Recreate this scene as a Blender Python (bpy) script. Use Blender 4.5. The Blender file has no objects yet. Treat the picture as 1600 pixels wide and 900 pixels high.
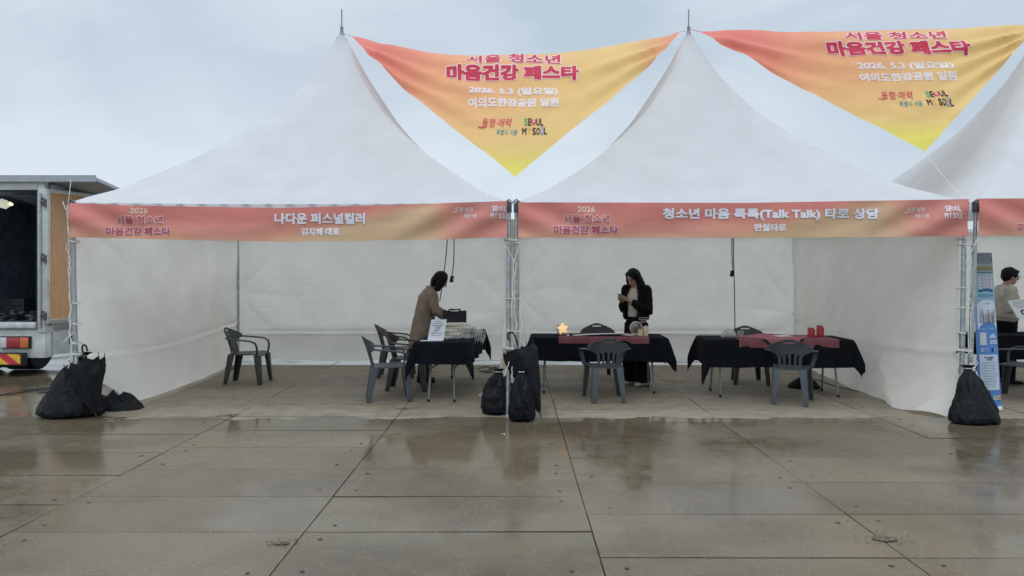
import bpy, bmesh, math, random
import numpy as np
from mathutils import Vector, Matrix, noise

random.seed(11)
S = bpy.context.scene
COL = S.collection
R = math.radians

# ------------------------------------------------------------------ camera, sky, sun, exposure
H = 1.62                     # eye height
F = 1150.0                   # focal length in photo pixels (photo is 1600 wide)
VX, VY = 803.0, 423.0        # where level lines straight ahead meet
cam_d = bpy.data.cameras.new('camera')
cam_d.sensor_width = 36.0
cam_d.lens = F / 1600.0 * 36.0
cam_d.shift_x = -(VX - 800.0) / 1600.0
cam_d.shift_y = -(450.0 - VY) / 1600.0
cam_d.clip_end = 2000.0
cam = bpy.data.objects.new('camera', cam_d)
COL.objects.link(cam)
cam.location = (0, 0, H)
cam.rotation_euler = (R(90), 0, 0)
S.camera = cam

SUN_EL, SUN_AZ = 62.0, 200.0          # high, behind the camera and a little to the left
world = bpy.data.worlds.new('World')
S.world = world
world.use_nodes = True
wn, wl = world.node_tree.nodes, world.node_tree.links
bg = wn['Background']
sky = wn.new('ShaderNodeTexSky')
sky.sky_type = 'NISHITA'
sky.sun_disc = False
sky.sun_elevation = R(SUN_EL)
sky.sun_rotation = R(SUN_AZ)
tc = wn.new('ShaderNodeTexCoord')
mp = wn.new('ShaderNodeMapping')
mp.inputs['Scale'].default_value = (1.0, 1.0, 2.3)
mp.inputs['Location'].default_value = (2.2, 0.9, 0.5)
wl.new(tc.outputs['Generated'], mp.inputs['Vector'])
nz = wn.new('ShaderNodeTexNoise')
nz.inputs['Scale'].default_value = 2.1
nz.inputs['Detail'].default_value = 5.0
nz.inputs['Roughness'].default_value = 0.48
nz.inputs['Distortion'].default_value = 0.35
wl.new(mp.outputs['Vector'], nz.inputs['Vector'])
cr = wn.new('ShaderNodeValToRGB')
cr.color_ramp.elements[0].position = 0.40
cr.color_ramp.elements[0].color = (5.15, 6.05, 7.0, 1)
cr.color_ramp.elements[1].position = 0.60
cr.color_ramp.elements[1].color = (7.0, 7.75, 8.45, 1)
wl.new(nz.outputs['Fac'], cr.inputs['Fac'])
mx = wn.new('ShaderNodeMix')
mx.data_type = 'RGBA'
mx.inputs['Factor'].default_value = 0.9          # nine tenths cloud over the clear sky
wl.new(sky.outputs['Color'], mx.inputs['A'])
wl.new(cr.outputs['Color'], mx.inputs['B'])
# an overcast sky is brighter overhead than at the horizon
sx = wn.new('ShaderNodeSeparateXYZ')
wl.new(tc.outputs['Generated'], sx.inputs['Vector'])
zr = wn.new('ShaderNodeMapRange')
zr.interpolation_type = 'SMOOTHSTEP'
zr.inputs['From Min'].default_value = 0.32
zr.inputs['From Max'].default_value = 0.95
zr.inputs['To Min'].default_value = 1.0
zr.inputs['To Max'].default_value = 3.1
wl.new(sx.outputs['Z'], zr.inputs['Value'])
zm = wn.new('ShaderNodeMix')
zm.data_type = 'RGBA'
zm.blend_type = 'MULTIPLY'
zm.inputs['Factor'].default_value = 1.0
wl.new(mx.outputs['Result'], zm.inputs['A'])
wl.new(zr.outputs['Result'], zm.inputs['B'])
wl.new(zm.outputs['Result'], bg.inputs['Color'])
bg.inputs['Strength'].default_value = 0.1

sun_d = bpy.data.lights.new('sun', 'SUN')
sun_d.energy = 0.6
sun_d.angle = R(50)
sun_d.color = (1.0, 0.965, 0.92)
sun = bpy.data.objects.new('sun', sun_d)
COL.objects.link(sun)
_az = R(SUN_AZ)
_dir = Vector((math.sin(_az) * math.cos(R(SUN_EL)), math.cos(_az) * math.cos(R(SUN_EL)), math.sin(R(SUN_EL))))
sun.rotation_euler = _dir.to_track_quat('Z', 'Y').to_euler()
sun.location = (0, 0, 20)

vs = S.view_settings
vs.view_transform = 'Standard'
vs.look = 'None'
vs.exposure = 0.1
vs.gamma = 1.0
vs.use_curve_mapping = False
S.cycles.use_denoising = True
S.cycles.max_bounces = 10
S.cycles.transmission_bounces = 8
S.cycles.diffuse_bounces = 6


# ------------------------------------------------------------------ helpers
def P(x, y, d):
    """World point seen at photo pixel x, y when it is d metres ahead."""
    return Vector(((x - VX) * d / F, d, H - (y - VY) * d / F))


def G(x, y):
    """Ground point under a photo pixel."""
    d = H * F / (y - VY)
    return Vector(((x - VX) * d / F, d, 0.0))


def fbm(x, y, z=0.0, o=3):
    return noise.fractal(Vector((x, y, z)), 0.9, 2.0, o)


def sstep(a, b, x):
    t = max(0.0, min(1.0, (x - a) / (b - a)))
    return t * t * (3 - 2 * t)


def lerp(a, b, t):
    return a + (b - a) * t


def interp(x, xs, ys):
    return float(np.interp(x, xs, ys))


class MB:
    """Collects geometry for one mesh."""
    def __init__(self):
        self.v, self.f, self.m, self.c = [], [], [], []

    def add(self, vs, fs, m=0, c=None):
        o = len(self.v)
        self.v += [tuple(p) for p in vs]
        for q in fs:
            self.f.append(tuple(i + o for i in q))
            self.m.append(m)
            self.c.append(c)
        return o

    def box(self, c, s, rot=None, m=0):
        hx, hy, hz = s[0] / 2, s[1] / 2, s[2] / 2
        vs = [Vector((x, y, z)) for z in (-hz, hz) for y in (-hy, hy) for x in (-hx, hx)]
        if rot is not None:
            vs = [rot @ p for p in vs]
        c = Vector(c)
        self.add([c + p for p in vs],
                 [(0, 2, 3, 1), (4, 5, 7, 6), (0, 1, 5, 4), (2, 6, 7, 3), (0, 4, 6, 2), (1, 3, 7, 5)], m)

    def taper(self, c0, s0, c1, s1, m=0):
        """Box frustum from rectangle s0 at c0 up to rectangle s1 at c1."""
        vs = []
        for c, s in ((c0, s0), (c1, s1)):
            for y in (-1, 1):
                for x in (-1, 1):
                    vs.append((c[0] + x * s[0] / 2, c[1] + y * s[1] / 2, c[2]))
        self.add(vs, [(0, 2, 3, 1), (4, 5, 7, 6), (0, 1, 5, 4), (2, 6, 7, 3), (0, 4, 6, 2), (1, 3, 7, 5)], m)

    def tube(self, pts, rad, n=8, ref=None, m=0, dome=False):
        pts = [Vector(p) for p in pts]
        k = len(pts)
        if not isinstance(rad, (list, tuple)):
            rad = [rad] * k
        rad = [r if isinstance(r, (list, tuple)) else (r, r) for r in rad]
        if dome:
            a = (pts[0] - pts[1]).normalized()
            b = (pts[-1] - pts[-2]).normalized()
            r0, r1 = min(rad[0]), min(rad[-1])
            pts = [pts[0] + a * r0 * .92, pts[0] + a * r0 * .6] + pts + [pts[-1] + b * r1 * .6, pts[-1] + b * r1 * .92]
            sc = lambda r, q: (r[0] * q, r[1] * q)
            rad = [sc(rad[0], .4), sc(rad[0], .8)] + rad + [sc(rad[-1], .8), sc(rad[-1], .4)]
            k = len(pts)
        tang = []
        for i in range(k):
            t = pts[min(i + 1, k - 1)] - pts[max(i - 1, 0)]
            tang.append(t.normalized() if t.length > 1e-9 else Vector((0, 0, 1)))
        r = Vector(ref) if ref is not None else (Vector((1, 0, 0)) if abs(tang[0].x) < .8 else Vector((0, 1, 0)))
        vs, u = [], None
        for i in range(k):
            base = r if (u is None or ref is not None) else u
            u = base - tang[i] * base.dot(tang[i])
            if u.length < 1e-6:
                u = tang[i].orthogonal()
            u.normalize()
            w = tang[i].cross(u)
            for j in range(n):
                a = 2 * math.pi * j / n
                vs.append(pts[i] + u * math.cos(a) * rad[i][0] + w * math.sin(a) * rad[i][1])
        fs = [(i * n + j, i * n + (j + 1) % n, (i + 1) * n + (j + 1) % n, (i + 1) * n + j)
              for i in range(k - 1) for j in range(n)]
        fs.append(tuple(range(n - 1, -1, -1)))
        fs.append(tuple(range((k - 1) * n, k * n)))
        self.add(vs, fs, m)

    def ball(self, c, r, n=12, m=0, rot=None):
        if not isinstance(r, (list, tuple)):
            r = (r, r, r)
        c = Vector(c)
        vs, h = [], n // 2
        for i in range(h + 1):
            th = math.pi * i / h
            for j in range(n):
                ph = 2 * math.pi * j / n
                p = Vector((r[0] * math.sin(th) * math.cos(ph), r[1] * math.sin(th) * math.sin(ph), r[2] * math.cos(th)))
                vs.append(c + (rot @ p if rot is not None else p))
        fs = [(i * n + j, (i + 1) * n + j, (i + 1) * n + (j + 1) % n, i * n + (j + 1) % n)
              for i in range(h) for j in range(n)]
        self.add(vs, fs, m)

    def lathe(self, prof, c=(0, 0, 0), n=20, m=0):
        c = Vector(c)
        vs = [c + Vector((r * math.cos(2 * math.pi * j / n), r * math.sin(2 * math.pi * j / n), z)) for r, z in prof for j in range(n)]
        k = len(prof)
        fs = [(i * n + j, i * n + (j + 1) % n, (i + 1) * n + (j + 1) % n, (i + 1) * n + j) for i in range(k - 1) for j in range(n)]
        fs.append(tuple(range(n - 1, -1, -1)))
        fs.append(tuple(range((k - 1) * n, k * n)))
        self.add(vs, fs, m)

    def grid(self, fn, nu, nv, m=0, col=None, keep=None):
        vs = [fn(i / nu, j / nv) for j in range(nv + 1) for i in range(nu + 1)]
        o = len(self.v)
        self.v += [tuple(p) for p in vs]
        w = nu + 1
        for j in range(nv):
            for i in range(nu):
                if keep and not keep((i + .5) / nu, (j + .5) / nv):
                    continue
                self.f.append((o + j * w + i, o + j * w + i + 1, o + (j + 1) * w + i + 1, o + (j + 1) * w + i))
                self.m.append(m)
                self.c.append(None if col is None else tuple(col(u / nu, v / nv) for u, v in ((i, j), (i + 1, j), (i + 1, j + 1), (i, j + 1))))

    def mesh(self, name):
        me = bpy.data.meshes.new(name)
        me.from_pydata(self.v, [], self.f)
        me.update()
        return me

    def build(self, name, mats, parent=None, smooth=True, solid=0.0, bevel=0.0, loc=None, angle=40, weld=True):
        me = self.mesh(name)
        if not isinstance(mats, (list, tuple)):
            mats = [mats]
        for q in mats:
            me.materials.append(q)
        me.polygons.foreach_set('material_index', self.m)
        if any(c is not None for c in self.c):
            at = me.color_attributes.new('print', 'FLOAT_COLOR', 'CORNER')
            i = 0
            for poly, c in zip(me.polygons, self.c):
                for k in range(poly.loop_total):
                    q = (.5, .5, .5) if c is None else (c[k] if isinstance(c[0], tuple) else c)
                    at.data[i].color = (q[0], q[1], q[2], 1)
                    i += 1
        if solid or bevel or weld:
            bm = bmesh.new()
            bm.from_mesh(me)
            if weld:
                bmesh.ops.remove_doubles(bm, verts=bm.verts, dist=1e-5)
            if solid:
                loose = [q for q in bm.verts if not q.link_faces]
                bmesh.ops.delete(bm, geom=loose, context='VERTS')
                bmesh.ops.recalc_face_normals(bm, faces=bm.faces)
                bmesh.ops.solidify(bm, geom=bm.faces[:], thickness=solid)
            if bevel:
                es = [e for e in bm.edges if len(e.link_faces) == 2 and e.calc_face_angle(0) > R(30)]
                bmesh.ops.bevel(bm, geom=es, offset=bevel, segments=2, profile=.6, affect='EDGES', clamp_overlap=True)
            bm.to_mesh(me)
            bm.free()
        if smooth:
            me.polygons.foreach_set('use_smooth', [True] * len(me.polygons))
            me.set_sharp_from_angle(angle=R(angle))
        o = bpy.data.objects.new(name, me)
        COL.objects.link(o)
        if parent is not None:
            o.parent = parent
        if loc is not None:
            o.location = loc
        return o


def remesh(mb, voxel, smooth=4):
    """One continuous skin round everything collected in mb; returns a new MB-like mesh."""
    me = mb.mesh('tmp')
    o = bpy.data.objects.new('tmp', me)
    COL.objects.link(o)
    r = o.modifiers.new('r', 'REMESH')
    r.mode = 'VOXEL'
    r.voxel_size = voxel
    s = o.modifiers.new('s', 'SMOOTH')
    s.factor = .5
    s.iterations = smooth
    dg = bpy.context.evaluated_depsgraph_get()
    dg.update()
    out = bpy.data.meshes.new_from_object(o.evaluated_get(dg))
    bpy.data.objects.remove(o)
    bpy.data.meshes.remove(me)
    return out


def skin(name, mb, mat, parent, voxel=.008, smooth=4, disp=None):
    me = remesh(mb, voxel, smooth)
    me.name = name
    if disp:
        for q in me.vertices:
            q.co += q.normal * disp(q.co)
    me.materials.clear()
    me.materials.append(mat)
    me.polygons.foreach_set('use_smooth', [True] * len(me.polygons))
    o = bpy.data.objects.new(name, me)
    COL.objects.link(o)
    o.parent = parent
    return o


def tag(o, label=None, cat=None, group=None, kind=None):
    if label: o['label'] = label
    if cat: o['category'] = cat
    if group: o['group'] = group
    if kind: o['kind'] = kind
    return o


def thing(name, label, cat, loc=(0, 0, 0), rz=0.0, group=None):
    o = bpy.data.objects.new(name, None)
    COL.objects.link(o)
    o.empty_display_size = .1
    o.location = loc
    o.rotation_euler = (0, 0, rz)
    return tag(o, label, cat, group)


def dup(root, loc, rz, label, group=None):
    def cp(o, par):
        c = o.copy()
        COL.objects.link(c)
        if par is not None:
            c.parent = par
        for ch in list(o.children):
            cp(ch, c)
        return c
    r = cp(root, None)
    r.location = loc
    r.rotation_euler = (0, 0, rz)
    r['label'] = label
    if group: r['group'] = group
    return r


# ------------------------------------------------------------------ materials
def new_mat(name):
    m = bpy.data.materials.new(name)
    m.use_nodes = True
    return m, m.node_tree.nodes, m.node_tree.links


def pmat(name, col, rough=.6, metal=0.0, var=.18, scale=9.0, bump=0.0, bscale=60.0, spec=.5, coat=0.0, stretch=(1, 1, 1)):
    m, n, l = new_mat(name)
    b = n['Principled BSDF']
    t = n.new('ShaderNodeTexCoord')
    mp = n.new('ShaderNodeMapping')
    mp.inputs['Scale'].default_value = stretch
    l.new(t.outputs['Object'], mp.inputs['Vector'])
    z = n.new('ShaderNodeTexNoise')
    z.inputs['Scale'].default_value = scale
    z.inputs['Detail'].default_value = 5
    z.inputs['Roughness'].default_value = .6
    l.new(mp.outputs['Vector'], z.inputs['Vector'])
    r = n.new('ShaderNodeValToRGB')
    r.color_ramp.elements[0].position = .3
    r.color_ramp.elements[1].position = .7
    r.color_ramp.elements[0].color = tuple(c * (1 - var) for c in col) + (1,)
    r.color_ramp.elements[1].color = tuple(min(.95, c * (1 + var)) for c in col) + (1,)
    l.new(z.outputs['Fac'], r.inputs['Fac'])
    l.new(r.outputs['Color'], b.inputs['Base Color'])
    mr = n.new('ShaderNodeMapRange')
    mr.inputs['To Min'].default_value = max(.02, rough - .1)
    mr.inputs['To Max'].default_value = min(1, rough + .1)
    l.new(z.outputs['Fac'], mr.inputs['Value'])
    l.new(mr.outputs['Result'], b.inputs['Roughness'])
    b.inputs['Metallic'].default_value = metal
    b.inputs['Specular IOR Level'].default_value = spec
    b.inputs['Coat Weight'].default_value = coat
    if bump:
        z2 = n.new('ShaderNodeTexNoise')
        z2.inputs['Scale'].default_value = bscale
        z2.inputs['Detail'].default_value = 3
        l.new(mp.outputs['Vector'], z2.inputs['Vector'])
        bp = n.new('ShaderNodeBump')
        bp.inputs['Strength'].default_value = bump
        bp.inputs['Distance'].default_value = .01
        l.new(z2.outputs['Fac'], bp.inputs['Height'])
        l.new(bp.outputs['Normal'], b.inputs['Normal'])
    return m


def cloth_mat(name, col=None, trans=.35, rough=.7, attr=None, bump=.25, bscale=14.0, var=.06, sheen=0.0):
    """Woven or coated fabric that lets some light through."""
    m, n, l = new_mat(name)
    b = n['Principled BSDF']
    b.inputs['Roughness'].default_value = rough
    b.inputs['Specular IOR Level'].default_value = .3
    t = n.new('ShaderNodeTexCoord')
    z = n.new('ShaderNodeTexNoise')
    z.inputs['Scale'].default_value = 2.3
    z.inputs['Detail'].default_value = 6
    l.new(t.outputs['Object'], z.inputs['Vector'])
    mr = n.new('ShaderNodeMapRange')
    mr.inputs['From Min'].default_value = .3
    mr.inputs['From Max'].default_value = .7
    mr.inputs['To Min'].default_value = 1 - var
    mr.inputs['To Max'].default_value = 1 + var * .4
    l.new(z.outputs['Fac'], mr.inputs['Value'])
    mul = n.new('ShaderNodeMix')
    mul.data_type = 'RGBA'
    mul.blend_type = 'MULTIPLY'
    mul.inputs['Factor'].default_value = 1
    if attr:
        a = n.new('ShaderNodeVertexColor')
        a.layer_name = attr
        l.new(a.outputs['Color'], mul.inputs['A'])
    else:
        mul.inputs['A'].default_value = tuple(col) + (1,)
    l.new(mr.outputs['Result'], mul.inputs['B'])
    l.new(mul.outputs['Result'], b.inputs['Base Color'])
    z2 = n.new('ShaderNodeTexNoise')
    z2.inputs['Scale'].default_value = bscale
    z2.inputs['Detail'].default_value = 4
    z2.inputs['Distortion'].default_value = .4
    l.new(t.outputs['Object'], z2.inputs['Vector'])
    bp = n.new('ShaderNodeBump')
    bp.inputs['Strength'].default_value = bump
    bp.inputs['Distance'].default_value = .02
    l.new(z2.outputs['Fac'], bp.inputs['Height'])
    l.new(bp.outputs['Normal'], b.inputs['Normal'])
    if trans > 0:
        tr = n.new('ShaderNodeBsdfTranslucent')
        l.new(mul.outputs['Result'], tr.inputs['Color'])
        l.new(bp.outputs['Normal'], tr.inputs['Normal'])
        ms = n.new('ShaderNodeMixShader')
        ms.inputs['Fac'].default_value = trans
        l.new(b.outputs['BSDF'], ms.inputs[1])
        l.new(tr.outputs['BSDF'], ms.inputs[2])
        l.new(ms.outputs['Shader'], n['Material Output'].inputs['Surface'])
    return m


def glow_mat(name, col, e):
    m, n, l = new_mat(name)
    b = n['Principled BSDF']
    b.inputs['Base Color'].default_value = tuple(col) + (1,)
    b.inputs['Emission Color'].default_value = tuple(col) + (1,)
    b.inputs['Emission Strength'].default_value = e
    return m


def glass_mat(name, col=(.95, .97, .97), rough=.05):
    m, n, l = new_mat(name)
    b = n['Principled BSDF']
    b.inputs['Base Color'].default_value = tuple(col) + (1,)
    b.inputs['Roughness'].default_value = rough
    b.inputs['Transmission Weight'].default_value = .9
    b.inputs['IOR'].default_value = 1.3
    return m


M = {}
M['roof'] = cloth_mat('tent_roof_vinyl', (.78, .79, .80), trans=.52, rough=.55, bump=.22, bscale=3.0)
M['wall'] = cloth_mat('tent_wall_vinyl', (.90, .865, .785), trans=.52, rough=.45, bump=.5, bscale=6.0)
M['print'] = cloth_mat('printed_banner', attr='print', trans=.42, rough=.6, bump=.1, bscale=9.0, var=.04)
M['printed_front'] = cloth_mat('printed_front_banner', attr='print', trans=.10, rough=.6, bump=.1, bscale=9.0, var=.04)
M['board'] = cloth_mat('printed_board', attr='print', trans=0, rough=.45, bump=.03, var=.03)
M['steel'] = pmat('galvanised_steel', (.42, .45, .46), .42, .75, var=.25, scale=24)
M['steel_dark'] = pmat('dark_bracket_steel', (.10, .105, .11), .5, .5)
M['alu'] = pmat('finial_aluminium', (.24, .25, .26), .55, .5)
M['rope'] = pmat('white_rope', (.70, .70, .66), .85, bump=.5, bscale=300)
M['black_cloth'] = pmat('black_tablecloth_fabric', (.0065, .0078, .0105), .9, var=.3, scale=6, bump=.25, bscale=250, spec=.12)
M['black_bag'] = pmat('black_nylon', (.0075, .0082, .0095), .55, var=.4, scale=8, bump=.6, bscale=26, spec=.14)
M['black_umb'] = pmat('black_umbrella_fabric', (.009, .0105, .013), .55, var=.3, bump=.15, bscale=40, spec=.2)
M['black_rubber'] = pmat('black_rubber', (.014, .014, .015), .6)
M['chair_blue'] = pmat('slate_grey_plastic', (.060, .070, .079), .42, var=.18, scale=5, bump=.06, bscale=120)
M['chair_dark'] = pmat('olive_charcoal_plastic', (.036, .037, .033), .42, var=.2, scale=5, bump=.06, bscale=120)
M['chair_brown'] = pmat('dark_brown_plastic', (.034, .029, .027), .42, var=.2, scale=5)
M['red_cloth'] = pmat('dusty_red_cloth', (.205, .075, .085), .85, var=.15, bump=.3, bscale=200, spec=.2)
M['pink_cloth'] = pmat('rose_cloth', (.36, .12, .13), .85, var=.15, bump=.3, bscale=200, spec=.2)
M['lace'] = pmat('black_lace', (.012, .010, .012), .8)
M['table_leg'] = pmat('grey_folding_leg_steel', (.20, .205, .21), .45, .5)
M['table_top'] = pmat('table_board', (.55, .55, .53), .6)
M['paper'] = pmat('white_paper', (.74, .75, .78), .7, var=.03)
M['cream'] = pmat('cream_bag_paper', (.60, .56, .47), .75, var=.1)
M['ink'] = pmat('dark_ink', (.05, .05, .07), .7)
M['tote'] = pmat('black_tote_fabric', (.013, .014, .016), .75, var=.3, bump=.2, bscale=80)
M['brown_bag'] = pmat('brown_leather', (.085, .045, .034), .5, var=.2)
M['candle'] = pmat('ivory_wax', (.66, .55, .36), .5, var=.08)
M['star'] = glow_mat('warm_star_lamp', (.95, .62, .30), .62)
M['truck_lamp'] = glow_mat('cargo_lamp', (.80, .82, .66), .5)
M['mirror'] = pmat('mirror_glass', (.45, .50, .52), .08, 1.0, var=.02)
M['mirror_frame'] = pmat('pale_frame', (.55, .58, .60), .35, .4)
M['glass'] = glass_mat('clear_glass')
M['plastic_wrap'] = glass_mat('clear_plastic_wrap', rough=.25)
M['red_plastic'] = pmat('red_card_holder', (.42, .02, .035), .35, var=.1)
M['skin'] = pmat('skin', (.40, .235, .175), .5, var=.06)
M['hair'] = pmat('black_hair', (.0045, .004, .004), .6, var=.3, scale=40, bump=.5, bscale=120, stretch=(1, 1, .12), spec=.2)
M['coat'] = pmat('tan_wool_coat', (.25, .188, .145), .9, var=.14, scale=14, bump=.25, bscale=160, spec=.15)
M['black_wear'] = pmat('black_jersey', (.007, .007, .0085), .85, var=.3, bump=.2, bscale=60, spec=.12)
M['cream_top'] = pmat('cream_knit', (.55, .50, .40), .85, var=.08, bump=.3, bscale=200)
M['sweat'] = pmat('beige_sweatshirt', (.47, .44, .37), .9, var=.1, scale=12, bump=.3, bscale=40, spec=.15)
M['stripe'] = pmat('white_trim', (.72, .72, .72), .8)
M['shoe'] = pmat('white_shoe', (.62, .62, .62), .5)
M['dark_eye'] = pmat('dark_eye', (.02, .015, .012), .2)
M['lip'] = pmat('lip', (.25, .09, .08), .5)
M['phone'] = pmat('phone_case', (.50, .50, .52), .3)
M['truck_grey'] = pmat('grey_truck_paint', (.56, .59, .575), .38, .2, var=.2, scale=5, bump=.05, bscale=20)
M['truck_dark'] = pmat('dark_cargo_lining', (.17, .215, .265), .6, var=.4, scale=4)
M['truck_seal'] = pmat('black_door_seal', (.015, .016, .017), .6)
M['wing'] = pmat('grey_wing_panel', (.34, .37, .40), .5, .1, var=.1)
M['ply'] = pmat('plywood', (.50, .285, .145), .7, var=.13, scale=5, stretch=(6, 6, .5), bump=.1, bscale=30)
M['sill'] = pmat('bare_aluminium_sill', (.62, .63, .64), .4, .6)
M['lens_red'] = pmat('red_lamp_lens', (.30, .012, .022), .15, coat=.6)
M['lens_white'] = pmat('clear_lamp_lens', (.55, .55, .55), .15, coat=.6)
M['lens_amber'] = pmat('amber_lamp_lens', (.55, .13, .02), .15, coat=.6)
M['yellow'] = pmat('yellow_reflector', (.72, .42, .03), .35)
M['red'] = pmat('red_reflector', (.50, .03, .05), .35)
M['cable'] = pmat('black_cable', (.02, .02, .022), .5)
M['joint'] = pmat('joint_dirt', (.028, .026, .022), .9, var=.4, scale=30)
M['hole'] = pmat('lifting_hole', (.012, .011, .010), .8)
M['rubble'] = pmat('concrete_rubble', (.085, .07, .048), .9, var=.7, scale=60)


def concrete(name):
    """Concrete slabs: dry and pale under the tents, wet and dark outside them."""
    m, n, l = new_mat(name)
    b = n['Principled BSDF']
    g = n.new('ShaderNodeNewGeometry')
    sp = n.new('ShaderNodeSeparateXYZ')
    l.new(g.outputs['Position'], sp.inputs['Vector'])

    def nz(scale, det=5, rough=.6, vec=None, stretch=None, dist=0.0):
        z = n.new('ShaderNodeTexNoise')
        z.inputs['Scale'].default_value = scale
        z.inputs['Detail'].default_value = det
        z.inputs['Roughness'].default_value = rough
        z.inputs['Distortion'].default_value = dist
        if stretch:
            q = n.new('ShaderNodeMapping')
            q.inputs['Scale'].default_value = stretch
            l.new(g.outputs['Position'], q.inputs['Vector'])
            l.new(q.outputs['Vector'], z.inputs['Vector'])
        else:
            l.new(g.outputs['Position'], z.inputs['Vector'])
        return z.outputs['Fac']

    def math_(op, a, bb=None, c=None):
        q = n.new('ShaderNodeMath')
        q.operation = op
        for i, v in enumerate((a, bb, c)):
            if v is None:
                continue
            if isinstance(v, (int, float)):
                q.inputs[i].default_value = v
            else:
                l.new(v, q.inputs[i])
        return q.outputs[0]

    def ramp(v, a, bb, lo=0.0, hi=1.0):
        q = n.new('ShaderNodeMapRange')
        q.interpolation_type = 'SMOOTHSTEP'
        q.inputs['From Min'].default_value = a
        q.inputs['From Max'].default_value = bb
        q.inputs['To Min'].default_value = lo
        q.inputs['To Max'].default_value = hi
        l.new(v, q.inputs['Value'])
        return q.outputs['Result']

    def mix(f, a, bb, mode='MIX'):
        q = n.new('ShaderNodeMix')
        q.data_type = 'RGBA'
        q.blend_type = mode
        if isinstance(f, (int, float)):
            q.inputs['Factor'].default_value = f
        else:
            l.new(f, q.inputs['Factor'])
        for s, v in (('A', a), ('B', bb)):
            if isinstance(v, tuple):
                q.inputs[s].default_value = v + (1,)
            else:
                l.new(v, q.inputs[s])
        return q.outputs['Result']

    edge = nz(1.6, 6, .66, stretch=(.55, 1.4, 1))
    wob = math_('ADD', math_('MULTIPLY_ADD', edge, 1.1, -.55), math_('MULTIPLY_ADD', nz(7.0, 5, .65, stretch=(.5, 1.6, 1)), .34, -.17))
    yy = math_('ADD', sp.outputs['Y'], wob)
    dry_y = math_('MULTIPLY', ramp(yy, 8.10, 8.16), ramp(sp.outputs['Y'], 12.7, 12.6))
    xx = math_('ADD', sp.outputs['X'], math_('MULTIPLY_ADD', edge, .8, -.4))
    dry_x = math_('MULTIPLY', ramp(xx, -4.9, -4.75), ramp(xx, 10.2, 10.1))
    dry = math_('MULTIPLY', dry_y, dry_x)
    splash = math_('MULTIPLY', ramp(nz(2.2, 7, .7, stretch=(.8, 1.6, 1)), .60, .66), ramp(sp.outputs['Y'], 9.6, 8.3))
    dry = math_('MULTIPLY', dry, math_('SUBTRACT', 1.0, math_('MULTIPLY', splash, .8)))
    tone = nz(.55, 4, .55)
    mott = nz(5.0, 7, .7)
    fine = nz(160.0, 3, .7)
    spots = nz(55.0, 2, .5)
    pits = nz(34.0, 2, .5)
    ob = n.new('ShaderNodeVertexColor')
    ob.layer_name = 'print'
    drycol = mix(ramp(mott, .3, .7), (.215, .182, .132), (.305, .263, .198))
    wetcol = mix(ramp(tone, .38, .62), (.080, .062, .039), (.142, .115, .076))
    wetcol = mix(ramp(mott, .35, .75, 0, .5), wetcol, (.150, .118, .074))
    blot = nz(1.9, 5, .62, stretch=(.7, 1.3, 1), dist=.6)
    wetcol = mix(ramp(blot, .50, .75, 0, .38), wetcol, (.075, .056, .033))
    col = mix(dry, wetcol, drycol)
    col = mix(ramp(fine, .35, .72, .0, .32), col, (.045, .04, .034))
    col = mix(ramp(spots, .65, .70, 0, .40), col, (.34, .32, .27))
    col = mix(ramp(pits, .33, .28, 0, .6), col, (.045, .038, .028))
    rust = ramp(nz(.9, 3, .5, stretch=(.6, 1.2, 1)), .56, .74, 0, .16)
    col = mix(rust, col, (.150, .102, .066))
    col = mix(1.0, col, ob.outputs['Color'], 'MULTIPLY')
    l.new(col, b.inputs['Base Color'])
    pud = ramp(nz(.8, 2, .5, stretch=(.6, 1.3, 1)), .32, .68)
    wrough = ramp(math_('MULTIPLY_ADD', mott, .35, math_('MULTIPLY', pud, -.25)), -.06, .24, .085, .36)
    q = n.new('ShaderNodeMix')
    l.new(dry, q.inputs['Factor'])
    l.new(wrough, q.inputs['A'])
    q.inputs['B'].default_value = .75
    l.new(q.outputs['Result'], b.inputs['Roughness'])
    b.inputs['IOR'].default_value = 1.35
    hh = math_('ADD', math_('MULTIPLY', fine, .10), math_('MULTIPLY', nz(3.0, 4, .5), .9))
    bp = n.new('ShaderNodeBump')
    bp.inputs['Strength'].default_value = .22
    bp.inputs['Distance'].default_value = .004
    l.new(hh, bp.inputs['Height'])
    l.new(bp.outputs['Normal'], b.inputs['Normal'])
    return m


M['concrete'] = concrete('wet_and_dry_concrete')

# ------------------------------------------------------------------ ground
gm = MB()
gm.add([(-600, -200, -.02), (600, -200, -.02), (600, 900, -.02), (-600, 900, -.02)], [(0, 1, 2, 3)], c=(.9, .9, .9))
tag(gm.build('ground', M['concrete'], smooth=False), kind='structure')
gm = MB()
gm.add([(-20, -3, -.012), (20, -3, -.012), (20, 32, -.012), (-20, 32, -.012)], [(0, 1, 2, 3)])
tag(gm.build('joint_bed', M['joint'], smooth=False), kind='structure')

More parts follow.
